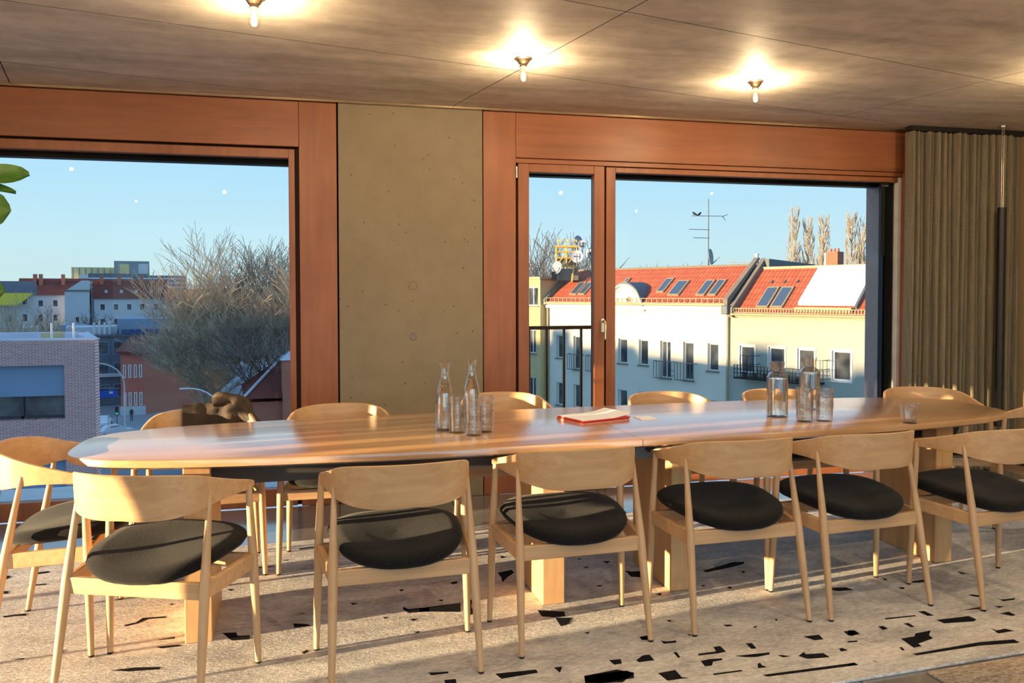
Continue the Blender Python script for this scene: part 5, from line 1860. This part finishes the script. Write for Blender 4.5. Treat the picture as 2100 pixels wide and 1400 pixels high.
BT = [(-14.4, 97.0, 21.6, 'leftmost of the tall bare trees beyond the left window'), (-11.3, 95.6, 23.0, 'second tall bare tree from the left beyond the left window'), (-8.0, 94.8, 22.4, 'third tall bare tree from the left beyond the left window'),
      (-4.9, 94.0, 22.8, 'tall bare tree just beside the window frame'), (-1.6, 93.2, 23.0, 'tall bare tree mostly hidden behind the window post'), (-9.4, 88.0, 17.5, 'shorter bare tree in front of the tall group, left'), (-5.6, 86.0, 18.0, 'shorter bare tree in front of the tall group, right'),
      (-12.0, 90.0, 13.5, 'small bare tree in front of the pink house')]
for k, (x, y, h_, lab) in enumerate(BT):
    tree(lab, (x, y), h_, 0.80, 20 + k, 'bark_pale' if k % 3 else 'bark_dark', 0.34, 6, (5, 4, 4, 3, 3), 0.22, twig=0.022)
for k, (x, y, h_, lab) in enumerate(((-60.0, 168.0, 13.2, 'bare tree before the corner house at the far left'), (-49.5, 166.0, 14.5, 'dark bare tree before the white apartment house'), (-43.0, 163.0, 14.0, 'bare tree before the gable-ended house'),
                                     (-37.0, 160.0, 13.5, 'bare tree before the brown-roofed apartment house'), (-31.0, 157.0, 14.0, 'bare tree behind the pink house roof'), (-25.0, 150.0, 14.5, 'bare tree at the left rim of the tall group'))):
    tree(lab, (x, y), h_, 0.8, 60 + k, 'bark_dark', 0.25, 5, (4, 4, 4, 3), 0.25, twig=0.03)
for k, (x, y, h_, lab) in enumerate(((-23.6, 67.2, 15.0, 'bare bushy tree behind the brick building, left'), (-21.6, 66.2, 14.6, 'bare bushy tree behind the brick building, right'))):
    tree(lab, (x, y), h_, 0.7, 80 + k, 'bark_pale', 0.2, 6, (4, 4, 4, 3, 3), 0.4, twig=0.012)
def poplar(label, loc, h, seed):
    rg = random.Random(seed)
    t = thing('poplar', label, 'tree', (loc[0], loc[1], GZ), 0, 'poplars behind the roofs')
    MB().tube([(0, 0, 0), (0.1, 0, h * 0.5), (0, 0.1, h)], (0.35, 0.2, 0.03), 7).build('trunk', 'bark_pale', t, smooth=60)
    cr_ = MB()
    for k in range(150):
        z = h * (0.25 + 0.73 * rg.random())
        L = 1.2 + 5.0 * (1 - z / h) * rg.uniform(0.6, 1.1)
        L = min(L, (h - z) * 1.05 + 0.4)
        a = rg.uniform(0, 2 * PI)
        out = rg.uniform(0.12, 0.24)
        p = Vector((0, 0, z))
        q = p + Vector((math.cos(a) * out * L + math.cos(a) * 0.35, math.sin(a) * out * L + math.sin(a) * 0.35, L * 0.95))
        mid = (p + q) / 2 + Vector((math.cos(a), math.sin(a), 0)) * 0.25
        cr_.tube([p, mid, q], (0.06, 0.045, 0.02), 3, caps=False)
        for j in range(5):
            b0 = mid.lerp(q, rg.random())
            a2 = a + rg.uniform(-1.5, 1.5)
            cr_.tube([b0, b0 + Vector((math.cos(a2) * 0.22, math.sin(a2) * 0.22, rg.uniform(0.5, 1.1)))], (0.028, 0.016), 3, caps=False)
    cr_.build('branches', 'bark_pale', t)


for k, (x, y, h_, lab) in enumerate(((63.4, 99.5, 27.6, 'tall poplar, leftmost behind the brick chimney'), (65.3, 99.0, 26.2, 'tall poplar, second behind the brick chimney'), (67.0, 98.0, 26.4, 'tall poplar just right of the brick chimney'), (70.3, 96.5, 26.6, 'tall poplar beside the concrete pier'), (71.9, 96.0, 26.0, 'rightmost tall poplar beside the concrete pier'))):
    poplar(lab, (x, y), h_, 90 + k)
for k, (x, y, h_, lab) in enumerate(((24.0, 93.0, 24.5, 'bare tree behind the yellow house wing'), (27.6, 92.0, 23.8, 'bare tree behind the roof scaffold'), (40.0, 88.3, 21.6, 'low bare treetop behind the orange roof, left of the mast'), (43.5, 88.0, 21.0, 'low bare treetop behind the orange roof, near the mast'))):
    tree(lab, (x, y), h_, 0.7, 110 + k, 'bark_dark', 0.3, 5, (4, 4, 4, 4), 0.35, twig=0.025)
